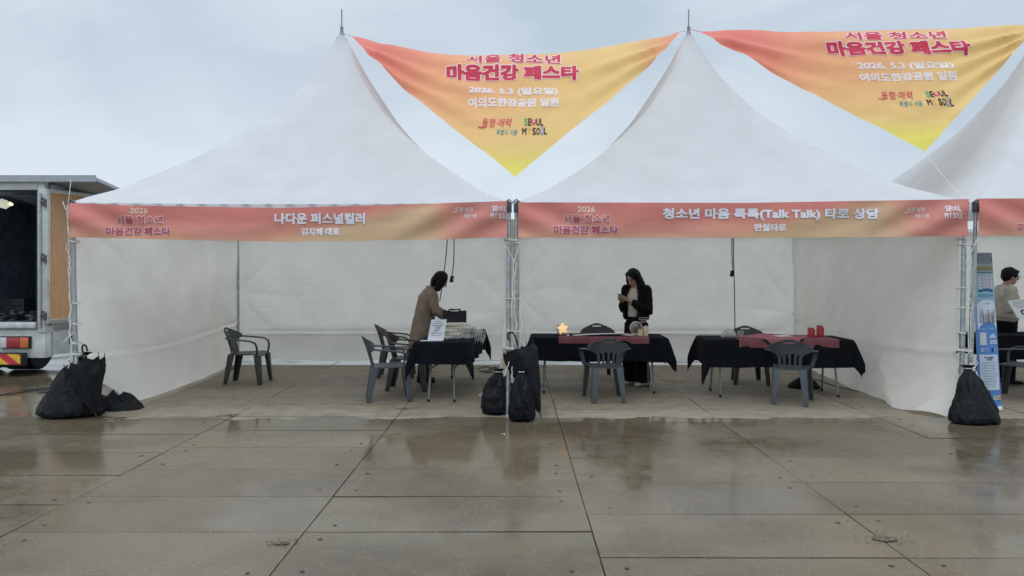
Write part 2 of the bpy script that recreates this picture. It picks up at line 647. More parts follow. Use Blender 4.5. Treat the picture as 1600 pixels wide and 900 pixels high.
pv = MB()
XJ = [-20.0, -17.4, -15.6, -13.8, -12.05, -10.3, -8.5, -6.7, -4.9, -3.12, -1.30, .485, 2.217, 4.01, 5.8, 7.6, 9.4, 11.2, 13.0, 14.8, 16.6, 20]
for i in range(len(XJ) - 1):
    x0, x1 = XJ[i], XJ[i + 1]
    ph = 4.566 if x1 < .6 else 4.90
    sp = .727 if x1 < .6 else .742
    if x0 < -3.2:
        ph = 4.566 + .27 * ((i % 3))
    y = ph - sp * 10
    while y < 31:
        g = random.uniform(.0024, .0060)
        gx = random.uniform(.0035, .0060)
        a, b_ = random.gauss(0, .0020), random.gauss(0, .0040)
        z0 = -.002
        k = random.uniform(.90, 1.08)
        c = (k * random.uniform(.98, 1.03), k, k * random.uniform(.95, 1.01))
        xa, xb, ya, yb = x0 + gx, x1 - gx, y + g, y + sp - g
        cx, cy = (xa + xb) / 2, (ya + yb) / 2
        zf = lambda px, py: z0 + a * (px - cx) + b_ * (py - cy)
        # slab top with slightly crumbled long edges
        nseg = 10
        top = []
        for s_ in range(nseg + 1):
            px = lerp(xa, xb, s_ / nseg)
            top.append((px, ya + random.uniform(-.001, .003), zf(px, ya)))
        for s_ in range(nseg + 1):
            px = lerp(xb, xa, s_ / nseg)
            top.append((px, yb - random.uniform(-.001, .003), zf(px, yb)))
        m_ = len(top)
        low = [(p[0], p[1], -.016) for p in top]
        pv.add(top + low, [tuple(range(m_))] + [(q, (q + 1) % m_, m_ + (q + 1) % m_, m_ + q) for q in range(m_)], c=c)
        if .5 < y < 9.5 and -9 < cx < 10:
            for hx, hy in ((xa + .15, ya + .13), (xb - .15, ya + .13), (xa + .15, yb - .13), (xb - .15, yb - .13)):
                if random.random() < .35:
                    continue
                hx += random.uniform(-.03, .03)
                hy += random.uniform(-.03, .03)
                r = random.uniform(.009, .016)
                ring = [(hx + r * 1.1 * math.cos(t * .785) * random.uniform(.8, 1.2), hy + r * 1.2 * math.sin(t * .785), zf(hx, hy) + .0015) for t in range(8)]
                pv.add(ring, [tuple(range(8))], m=1, c=(1, 1, 1))
        y += sp
tag(pv.build('pavement', [M['concrete'], M['hole']], smooth=False, weld=False), kind='structure')

# broken concrete at two joints
for (px, py, w) in ((1382, 842, .075), (441, 849, .045)):
    c = G(px, py)
    rb = MB()
    n_ = 26
    ring = [(c.x + w * (1 + .4 * fbm(t, px)) * math.cos(t * 2 * math.pi / n_), c.y + w * .6 * (1 + .4 * fbm(px, t * .7)) * math.sin(t * 2 * math.pi / n_), .0045) for t in range(n_)]
    rb.add(ring, [tuple(range(n_))])
    for k in range(60):
        a, q = random.uniform(0, 6.28), random.random() ** .8 * w * 2.6
        r = random.uniform(.0015, .0055)
        rb.ball((c.x + q * math.cos(a), c.y + q * .6 * math.sin(a), .004 + r * .5), (r, r * random.uniform(.7, 1.2), r * .7), 6)
    tag(rb.build('rubble', M['rubble'], smooth=False), kind='stuff')

g = G(786, 679)
sp_ = MB()
sp_.grid(lambda u, v: (.035 * (u - .5), .024 * (v - .5), .006 + .008 * math.sin(u * 4) * math.cos(v * 5)), 5, 4)
tag(sp_.build('paper_scrap', M['paper'], None, loc=(g.x, g.y, 0)), 'tiny white scrap lying on the wet paving in front of the middle bags', 'litter')

# ------------------------------------------------------------------ tents
TP = [0, .147, .32, .40, .50, .60, .70, .84, .93, 1.0]
TZ = [2.38, 2.56, 2.88, 3.05, 3.28, 3.53, 3.80, 4.30, 4.66, 5.02]
YF, YB = 8.2, 13.2
EAVE = 2.38


def roof_z(t):
    return interp(t, TP, TZ)


_tz = np.interp(np.linspace(0, 1, 81), TP, TZ)
for _ in range(10):
    _tz[1:-1] = (_tz[:-2] + 2 * _tz[1:-1] + _tz[2:]) / 4


def make_roof(x0, x1, seed):
    mb = MB()
    cx, cy, hx, hy = (x0 + x1) / 2, (YF + YB) / 2, (x1 - x0) / 2, (YB - YF) / 2
    for k in range(4):
        def fn(u, v, k=k):
            t = v
            s = u * 2 - 1
            rr = 1 - t * .975
            q = rr * (1 - .03 * math.sin(math.pi * min(1, t * 1.05)) * (1 - s * s))
            a, b = s * rr, -q
            # round off towards the peak
            w = t ** 2.2 * .9
            ang = math.atan2(b, a)
            L = math.hypot(a, b)
            rad = rr * 1.06
            a, b = lerp(a, math.cos(ang) * rad, w), lerp(b, math.sin(ang) * rad, w)
            for _ in range(k):
                a, b = -b, a
            z = float(np.interp(t, np.linspace(0, 1, 81), _tz))
            x, y = cx + a * hx, cy + b * hy
            wr = .020 * fbm(x * 1.3, y * 1.3, z * .5 + seed, 3) * (1 - t) * sstep(0, .06, t)
            # tension creases running up from the corners
            wr += .008 * math.sin(s * 16 + 2.2 * fbm(s * 2, t * 3, seed)) * math.sin(math.pi * t) * (.4 + .6 * abs(s))
            z += wr - .02 * (1 - s * s) * (1 - sstep(0, .1, t))
            return (x, y, z)
        mb.grid(fn, 40, 36)
        for us in ((.335, .665) if k % 2 else ()):
            def sf(u, v, us=us, fn=fn):
                t = lerp(.004, .95, v)
                w_ = .013 / max(.25, (1 - t) * 2.45 * 2)
                p_ = fn(us + (u - .5) * 2 * w_, t)
                return (p_[0], p_[1], p_[2] + .003)
            mb.grid(sf, 1, 60)
    # short valance below the eave
    vz = .20
    per = []
    for k, (ax, ay, bx, by) in enumerate(((x0, YF, x1, YF), (x1, YF, x1, YB), (x1, YB, x0, YB), (x0, YB, x0, YF))):
        def fv(u, v, ax=ax, ay=ay, bx=bx, by=by, k=k):
            x, y = lerp(ax, bx, u), lerp(ay, by, u)
            s = u * 2 - 1
            o = .012 * math.sin(u * 31 + k) * v
            nx, ny = (by - ay), -(bx - ax)
            L = math.hypot(nx, ny)
            hgt = vz if k != 2 else .10
            return (x + nx / L * o, y + ny / L * o, EAVE - .02 * (1 - s * s) - v * hgt)
        mb.grid(fv, 60, 3)
    return mb


def wall_back(x0, x1, seed):
    mb = MB()

    def fn(u, v):
        z = lerp(2.30, .055 + .02 * math.sin(u * 9 + seed), v)
        x = lerp(x0 + .05, x1 - .05, u)
        y = YB - .06
        e = min(u, 1 - u)
        cornr = sstep(.0, .17, e)                     # the pull dies out at the corner poles
        low = sstep(.98 - .30 * cornr, .10, z)
        y -= .22 * low * (.35 + .65 * cornr)
        # creases
        for cx_, cz_, n_, fo in ((x0, 1.22, 4.0, 1.5), (x1, .88, 3.6, 1.3), (x1, 2.4, 4.0, .8), (x0, 2.4, 4.0, .8)):
            dx_, dz_ = abs(x - cx_), z - cz_
            dd = math.hypot(dx_, dz_)
            an = math.atan2(dz_, dx_) * n_ + .8 * fbm(dx_ * .8, dz_ * 1.5, seed + cz_)
            y -= .030 * (1 - abs(math.sin(an))) ** 1.6 * math.exp(-dd / fo) * sstep(.05, .6, dd)
        y -= .022 * fbm(x * .5, z * 1.0, seed, 2)
        y -= .007 * fbm(x * 2.5, z * 3.0, seed + 5, 3)
        y -= .030 * math.exp(-((z - .55) / .020) ** 2) * cornr
        y += .028 * math.exp(-((z - .50) / .025) ** 2) * cornr
        for q_ in (.9, 1.75, 2.55, 3.4, 4.2):           # creases from having been folded up
            y -= .003 * math.exp(-((x - x0 - q_) / .018) ** 2)
        for q_ in (.95, 1.45, 1.9):
            y -= .003 * math.exp(-((z - q_) / .018) ** 2)
        return (x, y, z)
    mb.grid(fn, 220, 100)
    return mb


def wall_side(xp, sgn, seed, bulge, flap=False):
    """Side wall hanging from the eave; its foot is blown inwards (sgn = inward direction)."""
    mb = MB()

    def fn(u, v):
        y = lerp(YF + .04, YB - .10, u)
        z = lerp(2.30, .03, v)
        prof = interp(u, [0, .12, .3, .55, .72, .86, 1], [.75, .95, 1.0, .92, .62, .25, .0])
        if flap:                                         # the front third is folded in along a crease from the top corner
            B_ = .42 * ((2.3 - z) / 2.3) ** .9
            uc = .02 + .26 * ((2.3 - z) / 2.3) * sstep(-.5, .7, z)
            prof = u / uc if u < uc else interp(u, [uc, .40, .62, .8, .93, 1], [1, .96, .62, .36, .12, 0])
            bulge_here = B_ * prof
        fr_ = sstep(.22, 0, u)
        low = lerp(sstep(1.45, .05, z), sstep(.62, .05, z), fr_)
        x = xp + sgn * (bulge_here if flap else bulge * prof * low ** 1.25)
        x += sgn * (.028 * fbm(y * .6, z * .8, seed, 2) + .008 * fbm(y * 2.4, z * 2.4, seed + 3, 3)) * sstep(0, .04, u)
        for cy_, cz_, n_, fo, am in ((YF, 2.35, 5.0, 1.6, .030), (YB, 2.35, 4.0, 1.2, .020), (YB, .7, 4.0, 1.2, .018)):
            dy_, dz_ = abs(y - cy_), z - cz_
            dd = math.hypot(dy_, dz_)
            an = math.atan2(dz_, dy_ + .02) * n_ + .9 * fbm(dy_ * .9, dz_ * 1.2, seed + cz_ + cy_)
            x += sgn * am * (1 - abs(math.sin(an))) ** 1.6 * math.exp(-dd / fo) * sstep(.05, .5, dd) * sstep(0, .06, u)
        zl = z - .70 - (.10 * u if flap else -.02) + .03 * math.sin(u * 5)
        x += sgn * (.034 if flap else .024) * (math.exp(-(zl / .022) ** 2) - .7 * math.exp(-((zl + .06) / .03) ** 2))
        if flap:                                         # slack fabric pulled into diagonal folds
            dl = (y - YF) * .62 + z
            x += sgn * .045 * (1 - abs(math.sin(3.1 * dl + .5 * fbm(y, z, 6)))) ** 3 * sstep(0, .07, u) * sstep(.95, .5, u)
            x += sgn * .020 * (1 - abs(math.sin(7.0 * (y * .9 - z * .35) + fbm(y * 2, z * 2, 9)))) ** 3 * sstep(1.1, .4, z) * sstep(0, .07, u) * sstep(.7, .3, u)
        if flap:
            k_ = sstep(.34, .02, u)
            y -= .24 * sstep(.55, .0, z) * k_
            x += sgn * .26 * sstep(.50, .0, z) ** 1.5 * sstep(.22, .0, u)
            an = 3.2 * math.atan2(z - .75, (y - YF) + .5)
            x += sgn * .018 * (1 - abs(math.sin(9 * u + 5 * z + 1.5 * fbm(y * 2, z * 2, 8)))) ** 2 * sstep(1.6, .6, z) * sstep(.55, .1, u)
            x += sgn * .07 * (1 - abs(math.sin(an * 2.2 + .6 * fbm(y, z, 3)))) ** 2 * sstep(.75, .15, z) * sstep(.5, .1, u)
            z += .10 * sstep(.25, .03, z) * sstep(0.05, .22, u) * sstep(.6, .3, u) * 0
            z = max(.012, z + .05 * math.sin(u * 40) * sstep(.3, .05, z) * sstep(.3, .05, u) * .5)
        else:
            y += .55 * sstep(.62, .05, z) * sstep(.25, 0, u)
        return (x, y, z)
    mb.grid(fn, 110, 70)
    return mb


def make_tent(x0, x1, label, seed, poles, left=None, right=None):
    t = thing('event_tent', label, 'tent', ((x0 + x1) / 2, (YF + YB) / 2, 0), 0, 'white peaked event tents in a row')
    off = -Vector(t.location)

    def put(mb, name, mat, **k):
        mb.v = [tuple(Vector(p) + off) for p in mb.v]
        return mb.build(name, mat, t, **k)
    rf = put(make_roof(x0, x1, seed), 'roof', M['roof'], angle=25)
    cx, cy = (x0 + x1) / 2, (YF + YB) / 2
    c = MB()
    c.lathe([(.085, 4.93), (.07, 4.97), (.035, 5.05), (.02, 5.13), (.026, 5.15), (.02, 5.17)], (cx, cy, 0), 16)
    cap = put(c, 'finial', M['alu'])
    s = MB()
    s.tube([(cx, cy, 5.1), (cx, cy, 5.42)], .009, 8)
    s.v = [tuple(Vector(p) + off) for p in s.v]
    s.build('spike', M['alu'], cap)
    for (bx, by, tx, ty) in poles:
        p = MB()
        p.tube([(bx, by, .0), (lerp(bx, tx, .8), lerp(by, ty, .8), 1.92)], .027, 12)
        p.tube([(lerp(bx, tx, .79), lerp(by, ty, .79), 1.90), (tx, ty, 2.36)], .021, 12)
        p.lathe([(.07, .0), (.07, .008), (.03, .012)], (bx, by, 0.0), 14)
        put(p, 'pole', M['steel'])
        k = MB()
        k.box((tx, ty, 2.33), (.062, .062, .12))
        k.tube([(tx - .05, ty, 2.37), (tx, ty - .02, 2.41), (tx + .05, ty, 2.37)], .012, 8)
        put(k, 'corner_bracket', M['steel_dark'], bevel=.006)
    for (ax, ay, bx, by) in ((x0, YF + .05, x1, YF + .05), (x0 + .04, YF, x0 + .04, YB), (x1 - .04, YF, x1 - .04, YB), (x0, YB - .02, x1, YB - .02)):
        p = MB()
        p.tube([(ax, ay, 2.29), (bx, by, 2.29)], .017, 8)
        put(p, 'rail', M['steel'])
    p = MB()
    p.tube([(x0 + .1, YB, .50), (x1 - .1, YB, .50)], .017, 8)
    put(p, 'rail', M['steel'])
    put(wall_back(x0, x1, seed), 'back_wall', M['wall'], angle=80)
    if left: put(left, 'side_wall', M['wall'], angle=80)
    if right: put(right, 'side_wall', M['wall'], angle=80)
    return t


XL0, XL1 = -4.95, -.055
XR0, XR1 = .03, 5.05
XT0, XT1 = 5.15, 10.15
make_tent(XL0, XL1, 'white peaked tent at the left, beside the truck, open at the front', 1.3,
          [(-4.865, YF, -4.93, YF), (-.062, YF, -.055, YF), (-4.89, YB - .16, -4.89, YB - .16), (-.09, YB, -.09, YB)],
          left=wall_side(-4.90, 1, 2.0, .34))
make_tent(XR0, XR1, 'white peaked tent in the middle of the row with two dark tables', 7.7,
          [(.028, YF, .028, YF), (4.985, YF, 5.02, YF), (.07, YB, .07, YB), (5.02, YB - .16, 5.02, YB - .16)],
          right=wall_side(4.985, -1, 9.1, .36, flap=True))
make_tent(XT0, XT1, 'white peaked tent cut off by the right edge of the photo', 4.1,
          [(5.075, YF + .02, 5.15, YF), (10.1, YF, 10.1, YF), (5.25, YB, 5.25, YB), (10.1, YB, 10.1, YB)])

# white side curtain gathered and tied behind the middle poles
cu = MB()


def fcur(u, v):
    z = lerp(2.2, .012, v)
    w = interp(z, [0, .12, .35, .8, 1.3, 2.2], [.26, .17, .10, .060, .045, .04])
    cx = interp(z, [0, .12, .35, 1.0, 2.2], [-.20, -.13, -.085, -.05, -.03])
    a = u * 2 * math.pi
    rr = w * (1 + .18 * math.sin(a * 5 + z * 3) + .1 * fbm(a, z * 3))
    return (cx + rr * math.cos(a), YF + .13 + 1.1 * sstep(.9, 0, z) ** 2 + .55 * rr * math.sin(a), z)


cu.grid(fcur, 40, 50)
tag(cu.build('gathered_curtain', M['wall'], angle=80), 'white side curtain rolled up and tied behind the middle tent poles', 'curtain')


# ------------------------------------------------------------------ lettering
_gl = {}


def glyph(body, res):
    key = (body, res)
    if key in _gl:
        return _gl[key]
    c = bpy.data.curves.new('t', 'FONT')
    c.body = body
    c.size = 1
    c.resolution_u = 3
    o = bpy.data.objects.new('t', c)
    COL.objects.link(o)
    dg = bpy.context.evaluated_depsgraph_get()
    dg.update()
    me = bpy.data.meshes.new_from_object(o.evaluated_get(dg))
    bpy.data.objects.remove(o)
    me.calc_loop_triangles()
    V = np.array([v.co[:2] for v in me.vertices])
    T = np.array([t.vertices[:] for t in me.loop_triangles])
    cnt = {}
    for p in me.polygons:
        vs_ = p.vertices[:]
        for i in range(len(vs_)):
            e = tuple(sorted((vs_[i], vs_[(i + 1) % len(vs_)])))
            cnt[e] = cnt.get(e, 0) + 1
    E_ = [e for e, k in cnt.items() if k == 1]
    mg = .14
    lo, hi = V.min(0) - mg, V.max(0) + mg
    nx, ny = int((hi[0] - lo[0]) * res) + 2, int((hi[1] - lo[1]) * res) + 2
    X = lo[0] + np.arange(nx) / res
    Y = lo[1] + np.arange(ny) / res
    ins = np.zeros((ny, nx), bool)
    D = np.full((ny, nx), mg)

    def win(a, b, pad):
        i0 = max(0, int((a[0] - pad - lo[0]) * res)); i1 = min(nx, int((b[0] + pad - lo[0]) * res) + 2)
        j0 = max(0, int((a[1] - pad - lo[1]) * res)); j1 = min(ny, int((b[1] + pad - lo[1]) * res) + 2)
        return i0, i1, j0, j1
    for t in T:
        a, b, d = V[t[0]], V[t[1]], V[t[2]]
        i0, i1, j0, j1 = win(np.minimum(np.minimum(a, b), d), np.maximum(np.maximum(a, b), d), 0)
        gx, gy = np.meshgrid(X[i0:i1], Y[j0:j1])
        s1 = (b[0] - a[0]) * (gy - a[1]) - (b[1] - a[1]) * (gx - a[0])
        s2 = (d[0] - b[0]) * (gy - b[1]) - (d[1] - b[1]) * (gx - b[0])
        s3 = (a[0] - d[0]) * (gy - d[1]) - (a[1] - d[1]) * (gx - d[0])
        ins[j0:j1, i0:i1] |= ((s1 >= 0) & (s2 >= 0) & (s3 >= 0)) | ((s1 <= 0) & (s2 <= 0) & (s3 <= 0))
    for e in E_:
        a, b = V[e[0]], V[e[1]]
        i0, i1, j0, j1 = win(np.minimum(a, b), np.maximum(a, b), mg)
        gx, gy = np.meshgrid(X[i0:i1], Y[j0:j1])
        ab = b - a
        q = np.clip(((gx - a[0]) * ab[0] + (gy - a[1]) * ab[1]) / max(1e-12, ab @ ab), 0, 1)
        dd = np.hypot(gx - a[0] - q * ab[0], gy - a[1] - q * ab[1])
        D[j0:j1, i0:i1] = np.minimum(D[j0:j1, i0:i1], dd)
    sd = np.where(ins, -D, D)
    bpy.data.meshes.remove(me)
    _gl[key] = (X, Y, sd, V.min(0), V.max(0))
    return _gl[key]


def iso(X, Y, sd, level):
    f = sd - level
    ins = f < 0
    ny, nx = f.shape
    vid, V, FF = {}, [], []
    act = ins[:-1, :-1] | ins[1:, :-1] | ins[:-1, 1:] | ins[1:, 1:]
    for j, i in zip(*np.nonzero(act)):
        cs = ((j, i), (j, i + 1), (j + 1, i + 1), (j + 1, i))
        poly = []
        for k in range(4):
            a, b = cs[k], cs[(k + 1) % 4]
            if ins[a]:
                if a not in vid:
                    vid[a] = len(V)
                    V.append((X[a[1]], Y[a[0]]))
                poly.append(vid[a])
            if ins[a] != ins[b]:
                key = (a, b) if a < b else (b, a)
                if key not in vid:
                    t = f[key[0]] / (f[key[0]] - f[key[1]])
                    vid[key] = len(V)
                    V.append((X[key[0][1]] + (X[key[1][1]] - X[key[0][1]]) * t, Y[key[0][0]] + (Y[key[1][0]] - Y[key[0][0]]) * t))
                poly.append(vid[key])
        if len(poly) >= 3:
            FF.append(tuple(poly))
    return V, FF


def text(mb, body, cx, cy, w, h, mp, layers, res=30, m=0, slant=0.0):
    """Letters centred at cx, cy (photo-pixel design space), w wide and h tall; layers = [(boldness, colour, lift)]."""
    X, Y, sd, lo, hi = glyph(body, res)
    sx, sy = w / (hi[0] - lo[0]), h / (hi[1] - lo[1])
    mx_, my_ = (lo[0] + hi[0]) / 2, (lo[1] + hi[1]) / 2
    for bold, colr, lift in layers:
        V, FF = iso(X, Y, sd, bold)
        vs_ = [mp(cx + (p[0] - mx_) * sx + slant * (p[1] - my_) * sy, cy - (p[1] - my_) * sy, lift) for p in V]
        mb.add(vs_, FF, m, colr)


def shape(mb, pts, mp, colr, lift, m=0):
    mb.add([mp(x, y, lift) for x, y in pts], [tuple(range(len(pts)))], m, colr)


def strip(mb, pts, w, mp, colr, lift, m=0):
    """A brush stroke of width w along pts, in design space."""
    pts = [Vector((p[0], p[1])) for p in pts]
    L, Rr = [], []
    for i in range(len(pts)):
        t = pts[min(i + 1, len(pts) - 1)] - pts[max(0, i - 1)]
        t.normalize()
        nrm = Vector((-t.y, t.x)) * w / 2
        L.append(pts[i] + nrm)
        Rr.append(pts[i] - nrm)
    n_ = len(pts)
    mb.add([mp(p.x, p.y, lift) for p in L + Rr], [(i, i + 1, n_ + i + 1, n_ + i) for i in range(n_ - 1)], m, colr)


WHITE = (.80, .77, .83)
CORAL = (.78, .215, .165)
ORANGE = (.82, .405, .185)
GOLD = (.80, .555, .205)
ROSE = (.62, .035, .085)


def mixc(a, b, t):
    return tuple(lerp(p, q, t) for p, q in zip(a, b))


def heart(cx, cy, s):
    out = []
    for k in range(20):
        t = k / 20 * 2 * math.pi
        out.append((cx + s * .062 * 16 * math.sin(t) ** 3 / 1.0, cy - s * .062 * (13 * math.cos(t) - 5 * math.cos(2 * t) - 2 * math.cos(3 * t) - math.cos(4 * t))))
    return out


def city_logo(mb, cx, cy, s, mp, lift, mono=None, res=22):
    """Two-line slogan mark: SE(heart)UL over MY SO(smile)L."""
    K = mono or (.03, .03, .035)
    gr, rd, ye, bl = (mono,) * 4 if mono else ((.10, .42, .22), (.62, .05, .12), (.75, .38, .08), (.16, .25, .62))
    hgt = 13.5 * s
    lw = 8.6 * s

    def L(ch, x, y, colr, w=6.2):
        text(mb, ch, cx + x * s, cy + y * s, w * s, hgt, mp, [(.028, colr, lift)], res)
    L('S', -13, -9.2, gr)
    L('E', -5.5, -9.2, K, 5.6)
    pts = heart(cx + 2.6 * s, cy - 9.2 * s, 6.6 * s)
    shape(mb, pts, mp, rd, lift)
    shape(mb, heart(cx + 2.6 * s, cy - 9.4 * s, 3.4 * s), mp, (.8, .55, .45) if not mono else CORAL, lift + .0015)
    L('U', 11, -9.2, K)
    L('L', 18.5, -9.2, K, 5.4)
    L('M', -16.5, 9.2, K, 8)
    L('Y', -7, 9.2, ye, 6.5)
    L('S', 3.4, 9.2, K)
    L('O', 11, 9.2, K)
    L('U', 18.6, 10.2, bl)
    for ex in (16.9, 20.3):
        shape(mb, [(cx + (ex + 1.1 * math.cos(a)) * s, cy + (.6 + 1.1 * math.sin(a)) * s) for a in np.linspace(0, 5.5, 8)], mp, bl, lift)
    L('L', 26, 9.2, K, 5.4)


def slogan(mb, cx, cy, s, mp, lift, c1=(.60, .05, .12), c2=(.07, .30, .36), res=26):
    """Brush-written slogan in two lines."""
    text(mb, '동행·매력', cx - 4 * s, cy - 6.5 * s, 45 * s, 14 * s, mp, [(.004, c1, lift)], res + 8, slant=.22)
    strip(mb, [(cx - 33 * s, cy - 1 * s), (cx - 26 * s, cy + .8 * s), (cx - 20 * s, cy - 1.2 * s)], 1.8 * s, mp, c1, lift)
    text(mb, '특별시 서울', cx + 12 * s, cy + 8.5 * s, 33 * s, 9.5 * s, mp, [(.006, c2, lift)], res + 4, slant=.25)


# ------------------------------------------------------------------ triangular banners between the peaks
def tri_banner(A, B, T, dA, dB, dT, sag, dmap, label, seed, tie):
    a, b, t = P(*A, dA), P(*B, dB), P(*T, dT)
    nrm = (b - a).cross(t - a).normalized()
    if nrm.y > 0: nrm = -nrm
    eye = Vector((0, 0, H))

    def top(x):
        u = (x - A[0]) / (B[0] - A[0])
        return lerp(A[1], B[1], u) + sag * (1 - (2 * u - 1) ** 2)

    def mp(x, y, lift=0.0):
        d = Vector(((x - VX) / F, 1, -(y - VY) / F))
        k = (a - eye).dot(nrm) / d.dot(nrm)
        p = eye + d * k
        q = y - top(x)
        u = (x - A[0]) / (B[0] - A[0])
        v = q / 200.0
        w = .026 * fbm(u * 5, v * 4 + seed, 0, 3) * sstep(0, .1, u) * sstep(1, .9, u)
        # tension folds fan out from the two upper corners
        al = math.atan2(y - A[1], x - A[0] + 30)
        ar = math.atan2(y - B[1], B[0] + 30 - x)
        w += .036 * math.sin(al * 38 + 1.8 * fbm(u * 3, v * 3, seed)) * sstep(.50, .10, u) * sstep(.0, .10, u)
        w += .036 * math.sin(ar * 38 + seed) * sstep(.62, .95, u) * sstep(1.0, .90, u)
        w += .008 * math.sin((u * 14 + v * 30) + 3 * fbm(u * 4, v * 4, seed + 2)) * sstep(.9, .1, v)
        p = p + nrm * w
        if q < 20:                                   # upper hem curls away
            p = p + d.normalized() * (.00095 * (20 - q) ** 2)
        return p - d.normalized() * lift

    def edge(u):                                     # left and right border at row u (0 top .. 1 tip)
        bow = 6 * math.sin(math.pi * u)
        xl = lerp(A[0], T[0], u) - bow * .2
        xr = lerp(B[0], T[0], u) + bow * .2
        return xl, xr
    inv = dmap[1]

    def colr(x, y):
        X, Yy = inv(x, y)
        u = (X - 550) / 512.0
        v = (Yy - 55) / 220.0
        k = u + .30 * (v - .2)
        c = mixc(CORAL, ORANGE, sstep(.02, .42, k))
        c = mixc(c, GOLD, sstep(.40, .78, k) * .85)
        c = mixc(c, GOLD, sstep(.35, 1.0, v))
        c = mixc(c, (.78, .68, .12), sstep(.75, 1.0, v))
        return mixc(c, CORAL, sstep(.82, 1.02, u - .10 * v) * .8)

    mb = MB()
    NU, NV = 110, 64

    def xy(u, v):
        xl, xr = edge(v)
        x = lerp(xl, xr, u)
        y0 = lerp(A[1], T[1], v)
        yl, yr = lerp(A[1], T[1], v), lerp(B[1], T[1], v)
        y = lerp(yl, yr, u)
        s_ = (x - A[0]) / (B[0] - A[0])
        y += sag * (1 - (2 * s_ - 1) ** 2) * (1 - v) ** 1.6
        return x, y
    mb.grid(lambda u, v: mp(*xy(u, v)), NU, NV, col=lambda u, v: colr(*xy(u, v)))
    fw = dmap[0]
    tm = lambda x, y, l: mp(*fw(x, y), l)
    HALO = (.78, .68, .70)
    text(mb, '서울 청소년', 802, 92, 146, 12.5, tm, [(.090, HALO, .012), (.034, ROSE, .016)], 30)
    text(mb, '마음건강 페스타', 801, 113, 204, 21, tm, [(.105, HALO, .012), (.055, ROSE, .016)], 34)
    text(mb, '2026. 5.3 (일요일)', 802, 143, 138, 13, tm, [(.045, WHITE, .012)], 30)
    text(mb, '여의도한강공원 일원', 802, 160.5, 140, 12.5, tm, [(.045, WHITE, .012)], 30)
    slogan(mb, 780, 198, 1.0, tm, .012)
    city_logo(mb, 832, 197.5, .78, tm, .012)
    o = mb.build('triangular_banner', M['print'], weld=False)
    tag(o, label, 'banner', 'triangular festival banners strung between tent peaks')
    tie_mb = MB()
    tip = mp(T[0], T[1])
    tie_mb.tube([tip, tip.lerp(tie, .5) + Vector((0, 0, -.03)), tie], .0022, 6)
    l0 = mp(*xy(0, 0))
    r0 = mp(*xy(1, 0))
    tie_mb.build('tie_cord', M['rope'], o)
    for p, q in ((l0, P(A[0] - 14, A[1] - 4, 10.7)), (r0, P(B[0] + 12, B[1] - 2, 10.7))):
        e = MB()
        e.tube([p, q], .007, 6)
        e.build('tie_cord', M['rope'], o)
    return o


tri_banner((549, 56), (1063, 50), (805, 275), 10.66, 10.66, 8.6, 33,
           (lambda x, y: (x, y), lambda x, y: (x, y)),
           'orange triangular banner between the left and the middle tent peak', 1.0, Vector((0, YF, 2.42)))
_fw = lambda x, y: (1404 + 1.077 * (x - 801) + .31 * (y - 113), 75 - .019 * (x - 801) + .93 * (y - 113))


def _inv(x, y):
    Y_ = y
    for _ in range(3):
        X_ = 801 + (x - 1404 - .31 * (Y_ - 113)) / 1.077
        Y_ = 113 + (y - 75 + .019 * (X_ - 801)) / .93
    return X_, Y_


tri_banner((1092, 49), (1622, 38), (1445, 237), 10.66, 10.66, 9.3, 4, (_fw, _inv),
           'orange triangular banner running off the right edge of the photo', 5.0, Vector((5.09, YF + .1, 2.42)))


